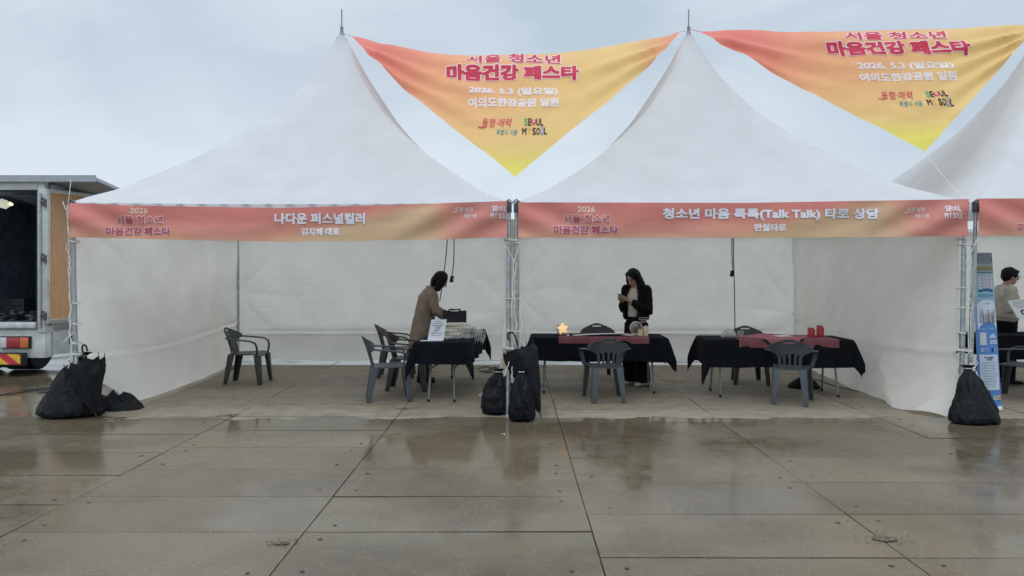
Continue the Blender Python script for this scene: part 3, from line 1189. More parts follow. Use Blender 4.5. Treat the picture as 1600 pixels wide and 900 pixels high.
# ------------------------------------------------------------------ long front banners
def front_banner(x0, x1, tops, bots, label, seed, words, xend=None):
    d = YF - .075

    def yt(x): return interp(x, tops[0], tops[1])
    def yb(x): return interp(x, bots[0], bots[1])

    def mp(x, y, lift=0.0):
        u = (x - x0) / (x1 - x0)
        v = (y - yt(x)) / max(1, (yb(x) - yt(x)))
        w = .012 * fbm(u * 9, v * 1.5 + seed, 0, 3)
        w += .020 * math.sin(5.0 * (v * 1.2 - u * 9)) * sstep(.30, .0, u)
        w += .024 * math.sin(5.5 * (v * 1.1 + u * 8.0) + 1) * sstep(.62, .92, u)
        w += .010 * math.sin(3 * v + 16 * u + seed)
        w *= .4 + .6 * math.sin(math.pi * max(0, min(1, v)))
        p = P(x, y, d)
        return Vector((p.x, d - w - lift, p.z))

    def colr(x, y):
        u = (x - x0) / (x1 - x0)
        v = (y - yt(x)) / (yb(x) - yt(x))
        c = mixc((.66, .225, .19), (.68, .315, .235), sstep(.25, 1.0, v))
        c = mixc(c, (.68, .38, .24), sstep(.35, .65, u) * sstep(.1, .9, v) * .6)
        sw = v - (.95 - 1.1 * sstep(.42, .86, u))
        sw2 = v - (.28 + .75 * sstep(.70, .93, u))
        c = mixc(c, (.63, .46, .27), sstep(-.15, .35, sw) * sstep(-.3, .3, -(u - .86) * 4) * .85)
        c = mixc(c, (.61, .24, .20), sstep(.80, .95, u))
        # darker pink dune along the foot of the left end
        k = v - (.80 + .12 * math.sin(u * 21))
        c = mixc(c, (.70, .33, .20), sstep(.0, .10, k) * sstep(.30, .22, u) * .55)
        return c
    mb = MB()
    mb.grid(lambda u, v: mp(lerp(x0, x1, u), lerp(yt(lerp(x0, x1, u)), yb(lerp(x0, x1, u)), v)), 120, 14,
            col=lambda u, v: colr(lerp(x0, x1, u), lerp(yt(lerp(x0, x1, u)), yb(lerp(x0, x1, u)), v)))
    LINE = (.84, .68, .66)
    DRED = (.44, .09, .14)
    W2 = (.80, .79, .85)
    q = x0 - 110 if x0 < 200 else x0 - 810
    dy = words.get('dy', 0)
    a = words['ax']
    text(mb, '2026', a, 329 + dy, 27, 8.5, mp, [(.03, (.80, .62, .50), .004)], 24)
    if 'short' not in words:
        text(mb, '서울 청소년', a + .5, 343.5 + dy, 72, 12, mp, [(.085, LINE, .004), (.030, (.50, .11, .12), .007)], 28)
        text(mb, '마음건강 페스타', a - .5, 361 + dy, 99, 12, mp, [(.090, LINE, .004), (.040, DRED, .007)], 30)
        t1, c1, y1, w1, h1 = words['main']
        text(mb, t1, c1, y1, w1, h1, mp, [(.055, (.40, .20, .22), .004), (.045, W2, .007)], 32)
        t2, c2, y2, w2, h2 = words['sub']
        text(mb, t2, c2, y2, w2, h2, mp, [(.045, W2, .006)], 28)
        lx = words['logo']
        slogan(mb, lx, 332, .62, mp, .006, W2, W2, 20)
        city_logo(mb, lx + 52, 331.5, .60, mp, .006, W2, 18)
    else:
        text(mb, '서울 청소년', a + .5, 343.5 + dy, 72, 12, mp, [(.085, LINE, .004), (.030, (.50, .11, .12), .007)], 28)
        text(mb, '마음건강 페스타', a - .5, 361 + dy, 99, 12, mp, [(.090, LINE, .004), (.040, DRED, .007)], 30)
    o = mb.build('front_banner', M['printed_front'], weld=False)
    tag(o, label, 'banner', 'long coral banners along the tent fronts')
    return o


front_banner(109, 792, ([109, 200, 440, 650, 792], [317, 321, 325, 319, 314]), ([109, 125, 440, 700, 792], [371, 371, 378, 374, 370]),
             'long coral banner over the left tent, with a two-part white title', 0.0,
             dict(ax=217, main=('나다운 퍼스널컬러', 500, 341.5, 140, 16), sub=('김지혜 대표', 500.5, 362, 59, 11), logo=727))
front_banner(810, 1513, ([810, 1160, 1513], [316, 317, 311]), ([810, 1160, 1513], [371, 372, 369]),
             'long coral banner over the middle tent, with a long title and brackets', 3.0,
             dict(ax=916, dy=-2, main=('청소년 마음 톡톡(Talk Talk) 타로 상담', 1204, 335, 336, 18), sub=('만월타로', 1203, 355.5, 48, 11), logo=1434))
front_banner(1529, 2230, ([1529, 1900, 2230], [310, 310, 312]), ([1529, 1900, 2230], [368, 370, 370]),
             'long coral banner over the tent at the right photo edge, mostly out of view', 6.0,
             dict(ax=1640, dy=-6, short=1))


# ------------------------------------------------------------------ box truck at the left
def make_truck():
    t = thing('box_truck', 'grey box truck with its rear door folded open and a raised wing roof', 'truck', (-8.2, 11.35, 0))
    off = -Vector(t.location)

    def put(mb, name, mat, par=None, **k):
        mb.v = [tuple(Vector(p) + off) for p in mb.v]
        return mb.build(name, mat, par or t, **k)
    dr = 11.35                                          # rear face
    q = lambda x, y: P(x, y, dr)
    xr = q(73, 300).x                                   # right corner post outer edge
    xl = xr - 2.3
    ztop, zsill, zfl = q(0, 287).z, q(0, 503).z, q(0, 512).z
    L = 5.6
    # hollow cargo body: floor, front wall, two sides, roof
    b = MB()
    b.box(((xl + xr) / 2, dr + L / 2 + .05, zfl - .03), (xr - xl, L, .10))
    b.box(((xl + xr) / 2, dr + L, (ztop + zfl) / 2), (xr - xl, .06, ztop - zfl))
    b.box((xr - .03, dr + L / 2 + .06, (ztop + zfl) / 2), (.06, L - .1, ztop - zfl))
    b.box((xl + .03, dr + L / 2 + .06, (ztop + zfl) / 2), (.06, L - .1, ztop - zfl))
    b.box(((xl + xr) / 2, dr + L / 2 + .06, ztop - .02), (xr - xl - .13, L - .1, .05))
    put(b, 'cargo_body', M['truck_grey'], bevel=.006)
    ln = MB()
    for (c, s_) in (((xr - .075, dr + L / 2, (ztop + zfl) / 2), (.02, L - .4, ztop - zfl - .15)),
                    ((xl + .075, dr + L / 2, (ztop + zfl) / 2), (.02, L - .4, ztop - zfl - .15)),
                    (((xl + xr) / 2, dr + L - .06, (ztop + zfl) / 2), (2.0, .02, ztop - zfl - .15)),
                    (((xl + xr) / 2, dr + L / 2, ztop - .065), (2.1, L - .4, .02)),
                    (((xl + xr) / 2, dr + L / 2, zfl + .035), (2.1, L - .4, .015))):
        ln.box(c, s_)
    put(ln, 'cargo_lining', M['truck_dark'])
    # rear frame: posts and header with seals
    fr = MB()
    fr.box((xr - .055, dr, (ztop + zfl) / 2 - .02), (.11, .10, ztop - zfl + .10))
    fr.box((xl + .055, dr, (ztop + zfl) / 2 - .02), (.11, .10, ztop - zfl + .10))
    fr.box(((xl + xr) / 2, dr + .002, ztop - .03), (xr - xl - .225, .10, .14))
    fr.box(((xl + xr) / 2, dr - .03, ztop + .03), (xr - xl + .02, .12, .025))
    put(fr, 'rear_frame', M['truck_grey'], bevel=.008)
    se = MB()
    se.box((xr - .125, dr - .02, (ztop + zfl) / 2), (.022, .04, ztop - zfl - .12))
    se.box(((xl + xr) / 2, dr - .02, ztop - .115), (xr - xl - .26, .04, .022))
    put(se, 'door_seal', M['truck_seal'])
    si = MB()
    si.box(((xl + xr) / 2, dr - .03, (zsill + zfl) / 2), (xr - xl - .24, .12, zsill - zfl))
    put(si, 'sill', M['sill'], bevel=.004)
    # lower rear body with lamp and bumper
    lo = MB()
    zlow = q(0, 556).z
    lo.box(((xl + xr) / 2, dr + .06, (zfl + zlow) / 2 - .03), (xr - xl - .02, .16, zfl - zlow))
    put(lo, 'rear_panel', M['truck_grey'], bevel=.006)
    xa, xb = q(5, 0).x, q(51, 0).x
    za, zb = q(0, 525).z, q(0, 544).z
    for x_a, x_b in ((xa, xb), (xl + xr - xb, xl + xr - xa)):
        h = MB()
        h.box(((x_a + x_b) / 2, dr - .045, (za + zb) / 2), (x_b - x_a, .05, za - zb))
        lamp = put(h, 'tail_lamp', M['black_rubber'], bevel=.005)
        w = x_b - x_a - .03
        for f0, f1, mt in ((0, .22, 'lens_white'), (.23, .70, 'lens_red'), (.71, 1, 'lens_amber')):
            g = MB()
            g.box((x_a + .015 + w * (f0 + f1) / 2, dr - .075, (za + zb) / 2), (w * (f1 - f0), .03, za - zb - .03))
            put(g, 'lens', M[mt], lamp, bevel=.006)
    bu = MB()
    zc, zd = q(0, 550).z, q(0, 569).z
    bxr = q(47, 0).x
    bu.box(((xl + bxr) / 2 - .0, dr - .12, (zc + zd) / 2), (bxr - xl, .12, zc - zd))
    bump = put(bu, 'bumper', M['black_rubber'], bevel=.01)
    ch = MB()
    zc, zd = zc - .015, zd + .02
    n_ = 12
    wst = .165
    x0_ = xl + .03
    k = 0
    x = x0_ - .2
    while x < bxr - .02:
        p = [(x, zc), (x + wst, zc), (x + wst + .2, zd), (x + .2, zd)]
        # clip the slanted stripe to the board
        def clip(poly, xc, keep_gt):
            out = []
            for i in range(len(poly)):
                a, b_ = poly[i], poly[(i + 1) % len(poly)]
                ia, ib = (a[0] > xc) == keep_gt, (b_[0] > xc) == keep_gt
                if ia: out.append(a)
                if ia != ib:
                    f = (xc - a[0]) / (b_[0] - a[0])
                    out.append((xc, a[1] + f * (b_[1] - a[1])))
            return out
        pp = clip(clip(p, x0_, True), bxr - .03, False) if True else p
        if len(pp) >= 3:
            ch.add([(a, dr - .184, b_) for a, b_ in pp], [tuple(range(len(pp)))], k % 2)
        k += 1
        x += wst
    put(ch, 'chevron_board', [M['yellow'], M['red']], bump, smooth=False, solid=.003)
    # side of the body below the folded door, with a latch
    sd_ = MB()
    ys0, ys1 = dr + .16, dr + L
    zs0, zs1 = zfl, q(0, 556).z
    sd_.box((xr - .025, (ys0 + ys1) / 2, (zs0 + zs1) / 2), (.05, ys1 - ys0, zs0 - zs1))
    sk = put(sd_, 'side_skirt', M['truck_grey'], bevel=.006)
    la = MB()
    for yy in (dr + .65,):
        la.box((xr + .008, yy, .52), (.016, .16, .16))
        la.tube([(xr + .03, yy - .06, .56), (xr + .04, yy, .50), (xr + .03, yy + .02, .44)], .012, 6)
    put(la, 'latch', M['steel_dark'], sk)
    # rear door folded right round so that its plywood lining faces out
    ang = math.radians(17)                               # not quite flat against the side
    D = MB()
    zt, zb_ = ztop - .08, zsill - .02
    dlen = 1.10
    ux, uy = math.sin(ang), math.cos(ang)
    c0 = Vector((xr + .015, dr - .05, 0))
    rot = Matrix.Rotation(-ang, 3, 'Z')
    mid = c0 + Vector((ux, uy, 0)) * (dlen / 2)
    D.box((mid.x, mid.y, (zt + zb_) / 2), (.05, dlen, zt - zb_), rot)
    door = put(D, 'rear_door', M['truck_grey'], bevel=.006)
    pl = MB()
    m2 = mid + rot @ Vector((.028, 0, 0))
    pl.box((m2.x, m2.y, (zt + zb_) / 2 + .005), (.012, dlen - .05, zt - zb_ - .07), rot)
    ed = MB()
    e0 = mid + rot @ Vector((.036, 0, 0))
    for zz in (zt - .045, zb_ + .05):
        e = mid + rot @ Vector((.034, 0, 0))
        ed.box((e.x, e.y, zz), (.012, dlen - .05, .018), rot)
    e = mid + rot @ Vector((.034, -dlen / 2 + .032, 0))
    ed.box((e.x, e.y, (zt + zb_) / 2), (.012, .018, zt - zb_ - .06), rot)
    put(ed, 'edge_trim', M['sill'], door)
    sc = MB()
    for zz in np.linspace(zb_ + .2, zt - .15, 9):
        for f in (-.42, .0, .3):
            e = mid + rot @ Vector((.036, f * dlen + random.uniform(-.02, .02), 0))
            sc.ball((e.x, e.y, zz + random.uniform(-.05, .05)), (.007, .009, .009), 6)
    pl.add(sc.v, sc.f, 1)
    put(pl, 'door_lining', [M['ply'], M['steel_dark']], door)
    for zz in (q(0, 318).z, q(0, 405).z, q(0, 494).z):
        hg = MB()
        hg.tube([(xr + .02, dr - .07, zz - .06), (xr + .02, dr - .07, zz + .06)], .022, 10)
        hg.box((xr - .03, dr - .058, zz), (.10, .014, .05))
        hg.box((xr - .03, dr - .058, zz + .07), (.05, .014, .03))
        put(hg, 'hinge', M['steel_dark'])
    lr = MB()
    lr.tube([(xr - .055, dr - .075, zfl), (xr - .055, dr - .075, ztop - .15)], .018, 8)
    put(lr, 'lock_rod', M['steel'])
    # raised wing: side panel of the roof swung up
    wg = MB()
    w0 = P(-70, 273, dr - .1)
    w1 = P(150, 277, dr - .1)
    def wf(u, v):
        x = lerp(w0.x, w1.x, u)
        z = lerp(w0.z, w1.z, u)
        return (x, dr - .1 + v * 4.2, z - .55 * v)
    wg.grid(wf, 6, 6)
    wing = put(wg, 'wing_roof', M['wing'], solid=.05)
    wl_ = MB()
    wl_.box(((w0.x + w1.x) / 2, dr - .11, w1.z - .02), (w1.x - w0.x, .03, .10))
    put(wl_, 'wing_rim', M['wing'], wing)
    # wheels
    for (wx, wy) in ((xr - .80, dr + .75), (xl + .80, dr + .75), (xr - .80, dr + 5.0), (xl + .80, dr + 5.0)):
        w_ = MB()
        rr, n_ = .36, 28
        prof = [(.20, -.24), (.33, -.24), (.36, -.21), (.36, .21), (.33, .24), (.20, .24)]
        for i in range(len(prof)):
            pass
        vsx = [(wx + dx, wy + r * math.cos(2 * math.pi * j / n_), rr + r * math.sin(2 * math.pi * j / n_)) for r, dx in prof for j in range(n_)]
        kk = len(prof)
        w_.add(vsx, [(i * n_ + j, i * n_ + (j + 1) % n_, ((i + 1) % kk) * n_ + (j + 1) % n_, ((i + 1) % kk) * n_ + j) for i in range(kk) for j in range(n_)])
        wheel = put(w_, 'wheel', M['black_rubber'])
        rm = MB()
        rm.tube([(wx - .22, wy, rr), (wx + .22, wy, rr)], .205, 20)
        put(rm, 'rim', M['steel_dark'], wheel)
    ax = MB()
    ax.tube([(xl + .3, dr + 1.0, .36), (xr - .3, dr + 1.0, .36)], .06, 10)
    ax.box(((xl + xr) / 2, dr + 2.6, .52), (.9, 5.0, .18))
    put(ax, 'chassis', M['black_rubber'])
    for mx0 in (xr - .80, xl + .80):
        mf = MB()
        mf.box((mx0, dr + .34, .33), (.52, .012, .48))
        put(mf, 'mudflap', M['black_rubber'])
    cb = MB()
    cb.box(((xl + xr) / 2, dr + L + .95, 1.35), (2.1, 1.6, 1.7))
    put(cb, 'cab', M['truck_grey'], bevel=.12)
    lm = MB()
    lp = P(2, 317, dr + .9)
    lm.grid(lambda u, v: lp + Vector((-.34 + .50 * u + .03 * fbm(u * 9, v * 9, 1), .06 * math.cos(v * 6.283) * (1 + .4 * fbm(u * 7, v * 7, 2)), (.055 + .02 * math.sin(u * 11)) * math.sin(v * 6.283) * (1 + .6 * fbm(u * 8, v * 8, 3)) - .02 * u)), 26, 14)
    put(lm, 'cargo_lamp', M['truck_lamp'])
    return t, xl, xr, dr, zfl


TR, txl, txr, tdr, tzf = make_truck()
# load inside the truck
for (px, py, d, s_, lab, nm) in ((30, 500, 13.2, (.5, .5, .34), 'dark crate low in the back of the truck beside the post', 'crate'),
                                 (48, 500, 14.6, (.55, .5, .95), 'tall dark case standing deep inside the truck', 'case')):
    p = P(px, py, d)
    c = MB()
    c.box((0, 0, s_[2] / 2), s_)
    c.box((0, -s_[1] / 2 - .01, s_[2] * .7), (s_[0] * .8, .02, .04))
    o = c.build(nm, pmat('dark_case_plastic', (.03, .035, .04), .5), None, bevel=.02, loc=(p.x, p.y, tzf + .045))
    tag(o, lab, nm)
pb = MB()
for k in range(40):
    pb.ball((random.gauss(0, .22), random.gauss(0, .12), abs(random.gauss(.05, .05)) + .02), (random.uniform(.03, .10), random.uniform(.03, .1), random.uniform(.015, .05)), 8)
p = P(22, 500, 12.1)
pb.box((0, 0, .012), (.7, .4, .02))
o = skin('tool_heap', pb, pmat('grimy_tools', (.06, .06, .06), .5, .2, var=.6, scale=30), None, .012, 1)
o.location = (p.x, p.y, tzf + .045)
tag(o, 'heap of dark tools on the truck floor behind the sill', 'tools')


# ------------------------------------------------------------------ chairs
def make_chair(mat, label, name='plastic_armchair'):
    """Stackable one-piece garden armchair; faces +Y, origin on the floor under the seat."""
    t = thing(name, label, 'chair', group='plastic armchairs under the tents')
    s = MB()

    def seat(u, v):
        x = (u * 2 - 1)
        y = lerp(.215, -.225, v)
        hw = lerp(.235, .19, v)
        z = .425 - .018 * (1 - x * x) * math.sin(math.pi * v) - .035 * sstep(.14, 0, v) - .012 * v
        return (x * hw, y, z)
    s.grid(seat, 14, 14)
    s.build('seat', mat, t, solid=-.018)
    b = MB()
    HW = ([0, .12, .40, .50, .58, .64, .78, .88, .95, 1.0], [.135, .128, .132, .155, .235, .262, .255, .218, .155, .075])

    def back(u, v):
        x = (u * 2 - 1)
        hw = interp(v, *HW)
        z = .425 + .375 * v - .03 * sstep(.55, .9, v) * abs(x) ** 3
        y = -.215 - .085 * v - .035 * v * v + .10 * (abs(x) * hw / .26) ** 2
        return (x * hw, y, z)

    def keep(u, v):
        x = abs(u * 2 - 1)
        if .10 < v < .56:
            for c in (.22, .66):
                if abs(x - c) < .105 and v < (.52 if c < .5 else .49):
                    return False
        if .865 < v < .925 and x < .30:
            return False
        return True
    b.grid(back, 40, 36, keep=keep)
    b.build('backrest', mat, t, solid=-.016)
    for sx in (-1, 1):
        a = MB()
        pts = [(sx * .225, -.235, .655), (sx * .272, -.15, .648), (sx * .285, .0, .635), (sx * .282, .12, .622),
               (sx * .275, .185, .59), (sx * .262, .205, .53), (sx * .240, .20, .45), (sx * .228, .195, .415)]
        rad = [(.034, .013), (.033, .012), (.032, .012), (.031, .012), (.030, .013), (.027, .014), (.026, .014), (.026, .013)]
        a.tube(pts, rad, 10, ref=(1, 0, 0))
        a.build('armrest', mat, t)
        for (y0, y1, x0, x1, w0, w1) in ((.190, .235, .212, .245, .090, .056), (-.190, -.265, .172, .205, .095, .056)):
            g = MB()
            d0 = .075
            for k in range(2):
                pass
            sg = 1 if y0 > 0 else -1
            # L-section leg: two tapering flanges
            g.taper((sx * x1, y1, 0), (.012, w1), (sx * (x0 + .012), y0, .415), (.012, w0))
            g.taper((sx * (x1 - w1 * .42), y1 + sg * w1 * .45, 0), (w1 * .85, .012), (sx * (x0 + .012 - w0 * .42), y0 + sg * w0 * .40, .415), (w0 * .85, .012))
            g.build('leg', mat, t, bevel=.003)
    return t


def put_chair(src, px, py, rz, label, dx=0.0):
    g = G(px, py)
    return dup(src, (g.x + dx, g.y, .003), rz, label, 'plastic armchairs under the tents')


g = G(389, 598)
ch_dark = make_chair(M['chair_dark'], 'dark plastic armchair standing alone in the left tent')
ch_dark.location = (g.x, g.y, .003)
ch_dark.rotation_euler = (0, 0, R(-90))
g = G(609, 624)
ch_blue = make_chair(M['chair_blue'], 'slate grey plastic armchair, nearest to the viewer beside the paper sign table')
ch_blue.location = (g.x, g.y, .003)
ch_blue.rotation_euler = (0, 0, R(-78))
put_chair(ch_dark, 640, 608, R(-92), 'dark plastic armchair half hidden behind the nearest chair of the left tent')
put_chair(ch_dark, 621, 588, R(-86), 'dark plastic armchair furthest back at the sign table, holding the brown bag')
put_chair(ch_blue, 945, 624, R(3), 'slate grey plastic armchair, its back to us, before the star lamp table')
put_chair(ch_blue, 1236, 628, R(-24), 'slate grey plastic armchair turned askew before the table with red holders')
g = G(936, 590)
ch_brown = make_chair(M['chair_brown'], 'dark brown plastic armchair behind the table with candles')
ch_brown.location = (g.x, g.y, .003)
ch_brown.rotation_euler = (0, 0, R(180))
put_chair(ch_brown, 1170, 598, R(172), 'dark brown plastic armchair behind the table with red holders')
put_chair(ch_blue, 1590, 622, R(35), 'grey plastic armchair beside the blue standing sign at the right edge')


# ------------------------------------------------------------------ folding tables and their cloths
TH = .735


def make_table(L, W, label, loc, rz):
    t = thing('folding_table', label, 'table', loc, rz, 'folding tables under black cloths')
    b = MB()
    b.box((0, 0, TH - .02), (L, W, .036))
    b.build('tabletop', M['table_top'], t, bevel=.008)
    for sx in (-1, 1):
        xl = sx * (L / 2 - .17)
        for sy in (-1, 1):
            g = MB()
            g.tube([(xl, sy * (W / 2 - .10), TH - .045), (xl + sx * .005, sy * (W / 2 - .115), .42), (xl + sx * .02, sy * (W / 2 - .04), .02)], .0135, 8)
            leg = g.build('leg', M['table_leg'], t)
            f = MB()
            f.lathe([(.018, 0), (.02, .012), (.016, .035)], (xl + sx * .02, sy * (W / 2 - .04), 0), 10)
            f.build('foot_cap', M['black_rubber'], leg)
        c = MB()
        c.tube([(xl, -(W / 2 - .115), .40), (xl, W / 2 - .115, .40)], .012, 8)
        c.build('crossbar', M['table_leg'], t)
        c = MB()
        c.tube([(xl, 0, .40), (xl - sx * .33, 0, TH - .05)], .010, 8)
        c.build('brace', M['table_leg'], t)
    return t


def drape(name, mat, L, W, ztop, drops, label, cat, loc, rz, seed, group=None, corner=1.0, n=(150, 110), solid=.004, ends=None):
    """Cloth over a table: drops = hang at -x, +x, -y, +y."""
    mb = MB()
    dxa, dxb, dya, dyb = drops

    def fn(u, v):
        a = lerp(-L / 2 - dxa, L / 2 + dxb, u)
        b = lerp(-W / 2 - dya, W / 2 + dyb, v)
        ca, cb = max(-L / 2, min(L / 2, a)), max(-W / 2, min(W / 2, b))
        ox, oy = a - ca, b - cb
        r = math.hypot(ox, oy)
        if r < 1e-6:
            return (a, b, ztop + .0025 * fbm(a * 3, b * 3, seed))
        ang = math.atan2(oy, ox)
        both = min(abs(ox), abs(oy)) / max(1e-6, max(abs(ox), abs(oy)))
        r2 = r * (1 if both < .01 else lerp(1, corner, both))
        rr = .022
        s_ = min(r2, rr * math.pi / 2)
        out = rr * math.sin(s_ / rr)
        down = rr * (1 - math.cos(s_ / rr)) + max(0, r2 - rr * math.pi / 2)
        h = min(1, down / .3)
        wt_ = oy * oy / (r * r)
        along = lerp(cb, ca, sstep(.2, .8, wt_))
        fold = .016 * math.sin(along * 13 + seed * 3 + 1.5 * fbm(along * 2, 0, seed)) + .022 * fbm(along * 2.5, down * 2, seed)
        fold += .03 * both * math.sin(ang * 4 + seed)
        out += h * (fold * (1 - .7 * both) + .012 + .16 * both * (1 - .25 * h))
        wob = .018 * math.sin(along * 5 + seed) + .02 * fbm(along * 1.7, 3, seed)
        return (ca + out * math.cos(ang), cb + out * math.sin(ang), max(.01, ztop - down * (1 + wob)))
    mb.grid(fn, *n)
    o = mb.build(name, mat, None, solid=-solid, angle=60)
    o.location = loc
    o.rotation_euler = (0, 0, rz)
    return tag(o, label, cat, group)


BC = 'black cloths over the folding tables'
# table with the paper sign, seen from its short end
t1c = (-.835, 10.08, 0)
t1r = R(-3.5)
make_table(.62, 2.06, 'folding table seen end on under the cloth with the paper sign', t1c, t1r)
drape('tablecloth', M['black_cloth'], .63, 2.07, TH + .004, (.30, .30, .28, .30), 'black cloth on the end-on table with the white paper sign', 'tablecloth', t1c, t1r, 1.0, BC, 1.2)
# make_table builds legs at its x ends, so the long table gets its frames turned
t2c = (1.13, 9.98, 0)
make_table(1.75, .60, 'folding table with star lamp, cards and candles under black cloth', t2c, R(-2))
drape('tablecloth', M['black_cloth'], 1.76, .61, TH + .004, (.30, .30, .32, .30), 'black cloth on the table with the star lamp and candles', 'tablecloth', t2c, R(-2), 3.0, BC, 1.05)
t3c = (3.40, 9.68, 0)
make_table(1.80, .60, 'folding table with clear bowl and red holders under black cloth', t3c, R(-1))
drape('tablecloth', M['black_cloth'], 1.81, .61, TH + .004, (.34, .24, .36, .30), 'black cloth on the table with the red holders', 'tablecloth', t3c, R(-1), 5.0, BC, 1.15)
t4c = (7.35, 10.3, 0)
make_table(1.80, .60, 'folding table in the third tent behind the person with the board', t4c, 0)
drape('tablecloth', M['black_cloth'], 1.81, .61, TH + .004, (.30, .30, .34, .30), 'black cloth on the table at the right photo edge', 'tablecloth', t4c, 0, 6.0, BC)


def on(tc_, rz, x, y, z=0.0):
    """Point on a table top: x along, y across, metres."""
    c, s_ = math.cos(rz), math.sin(rz)
    return Vector((tc_[0] + x * c - y * s_, tc_[1] + x * s_ + y * c, TH + .012 + z))


# runners
drape('table_runner', M['red_cloth'], 1.18, .625, TH + .012, (0, 0, .095, .05), 'dusty red runner under the star lamp, cards and candles', 'table runner', on(t2c, R(-2), .01, 0) * Vector((1, 1, 0)) if False else (t2c[0] + .06, t2c[1], 0), R(-2), 7.0, 'red runners on the black cloths', n=(50, 30), solid=.003)
drape('table_runner', M['red_cloth'], 1.26, .625, TH + .012, (0, 0, .12, .05), 'dusty red runner under the rose lace cloth and red holders', 'table runner', (t3c[0] + .10, t3c[1], 0), R(-1), 8.0, 'red runners on the black cloths', n=(50, 30), solid=.003)
# rose cloth laid cornerwise with a black lace edge, its corner hanging over the front
rz3 = R(-1)
lc = MB()
half = .40


def lacef(u, v):
    a, b = (u - .5) * 2 * half, (v - .5) * 2 * half
    x, y = (a - b) * .707 + .02, (a + b) * .707 - .03
    yf = -.314
    if y < yf:
        h = yf - y
        q = .02
        return (x + .01 * math.sin(h * 30), yf - min(h, q) - .012 - .006 * math.sin(x * 40), TH + .017 - max(0, h - .01))
    return (x, y, TH + .017)


lc.grid(lacef, 44, 44, m=0)
for i, (u, v) in enumerate([((k % 44 + .5) / 44, (k // 44 + .5) / 44) for k in range(44 * 44)]):
    if min(u, v, 1 - u, 1 - v) < .045:
        lc.m[i] = 1
o = lc.build('lace_cloth', [M['pink_cloth'], M['lace']], None, solid=-.002)
o.location = (t3c[0], t3c[1], 0)
o.rotation_euler = (0, 0, rz3)
tag(o, 'rose square cloth with black lace edge, one corner hanging over the table front', 'cloth')

# ------------------------------------------------------------------ things on the star lamp table
rz2 = R(-2)


def tloc(tc_, rz, x, y, z=0.0):
    return tuple(on(tc_, rz, x, y, z))


st = thing('star_lamp', 'lit star-shaped lamp glowing warm on the red runner', 'lamp', tloc(t2c, rz2, -.47, -.12), R(8))
m = MB()
pts = []
for k in range(10):
    a = math.pi / 2 + k * math.pi / 5 + .12
    r = .085 if k % 2 == 0 else .048
    pts.append((r * math.cos(a), r * math.sin(a) + .095))
for sgn in (-1, 1):
    n0 = len(m.v)
    m.v += [(x, sgn * .012, z) for x, z in pts] + [(0, sgn * .034, .095)]
    for k in range(10):
        f = (n0 + k, n0 + (k + 1) % 10, n0 + 10)
        m.f.append(f if sgn > 0 else f[::-1]); m.m.append(0); m.c.append(None)
for k in range(10):
    m.f.append((k, (k + 1) % 10, 11 + (k + 1) % 10, 11 + k)); m.m.append(0); m.c.append(None)
m.build('star_shade', M['star'], st, bevel=.004)
m = MB()
m.box((0, 0, .008), (.09, .06, .016))
m.build('base', M['brown_bag'], st, bevel=.004)
m = MB()
m.tube([(-.055, .015, .012), (-.075, .022, .08), (-.06, .02, .15)], .006, 6)
m.build('back_stay', M['brown_bag'], st)

mat_mb = MB()
mat_mb.box((0, 0, .002), (.80, .36, .004))
o = mat_mb.build('card_mat', M['black_cloth'], None, loc=tloc(t2c, rz2, .02, -.06))
o.rotation_euler = (0, 0, rz2)
tag(o, 'black mat under the fanned cards on the star lamp table', 'mat')
cm = MB()
o = None
for k in range(21):
    a = (k - 10) / 10.0
    c = MB()
    c.box((0, 0, 0), (.062, .105, .0012))
    rz = -a * .55
    o = c.build('card', M['paper'], None, bevel=.0005, loc=tloc(t2c, rz2, .0 + a * .30, -.10 + .06 * (1 - a * a), .006 + k * .0013))
    o.rotation_euler = (0, 0, rz2 + rz)
    tag(o, 'white playing card in the fan spread on the black mat', 'card', 'fanned cards on the black mat')
bk = MB()
bk.box((0, 0, .012), (.05, .16, .024))
o = bk.build('card_box', M['cream'], None, bevel=.002, loc=tloc(t2c, rz2, .395, -.10))
o.rotation_euler = (0, 0, R(50))
tag(o, 'slim pale box lying slantwise left of the round mirror', 'box')
for k, (x, y) in enumerate(((-.535, -.17), (-.40, -.16), (-.37, -.10))):
    c = MB()
    c.lathe([(.0, 0), (.018, 0), (.02, .012), (.012, .026), (.0, .028)], (0, 0, 0), 10)
    tag(c.build('stone', M['hole'] if k != 1 else M['cream'], None, loc=tloc(t2c, rz2, x, y)),
        ['small dark stone just left of the star lamp', 'small pale stone just right of the star lamp', 'small dark stone between the star lamp and the mat'][k], 'stone')

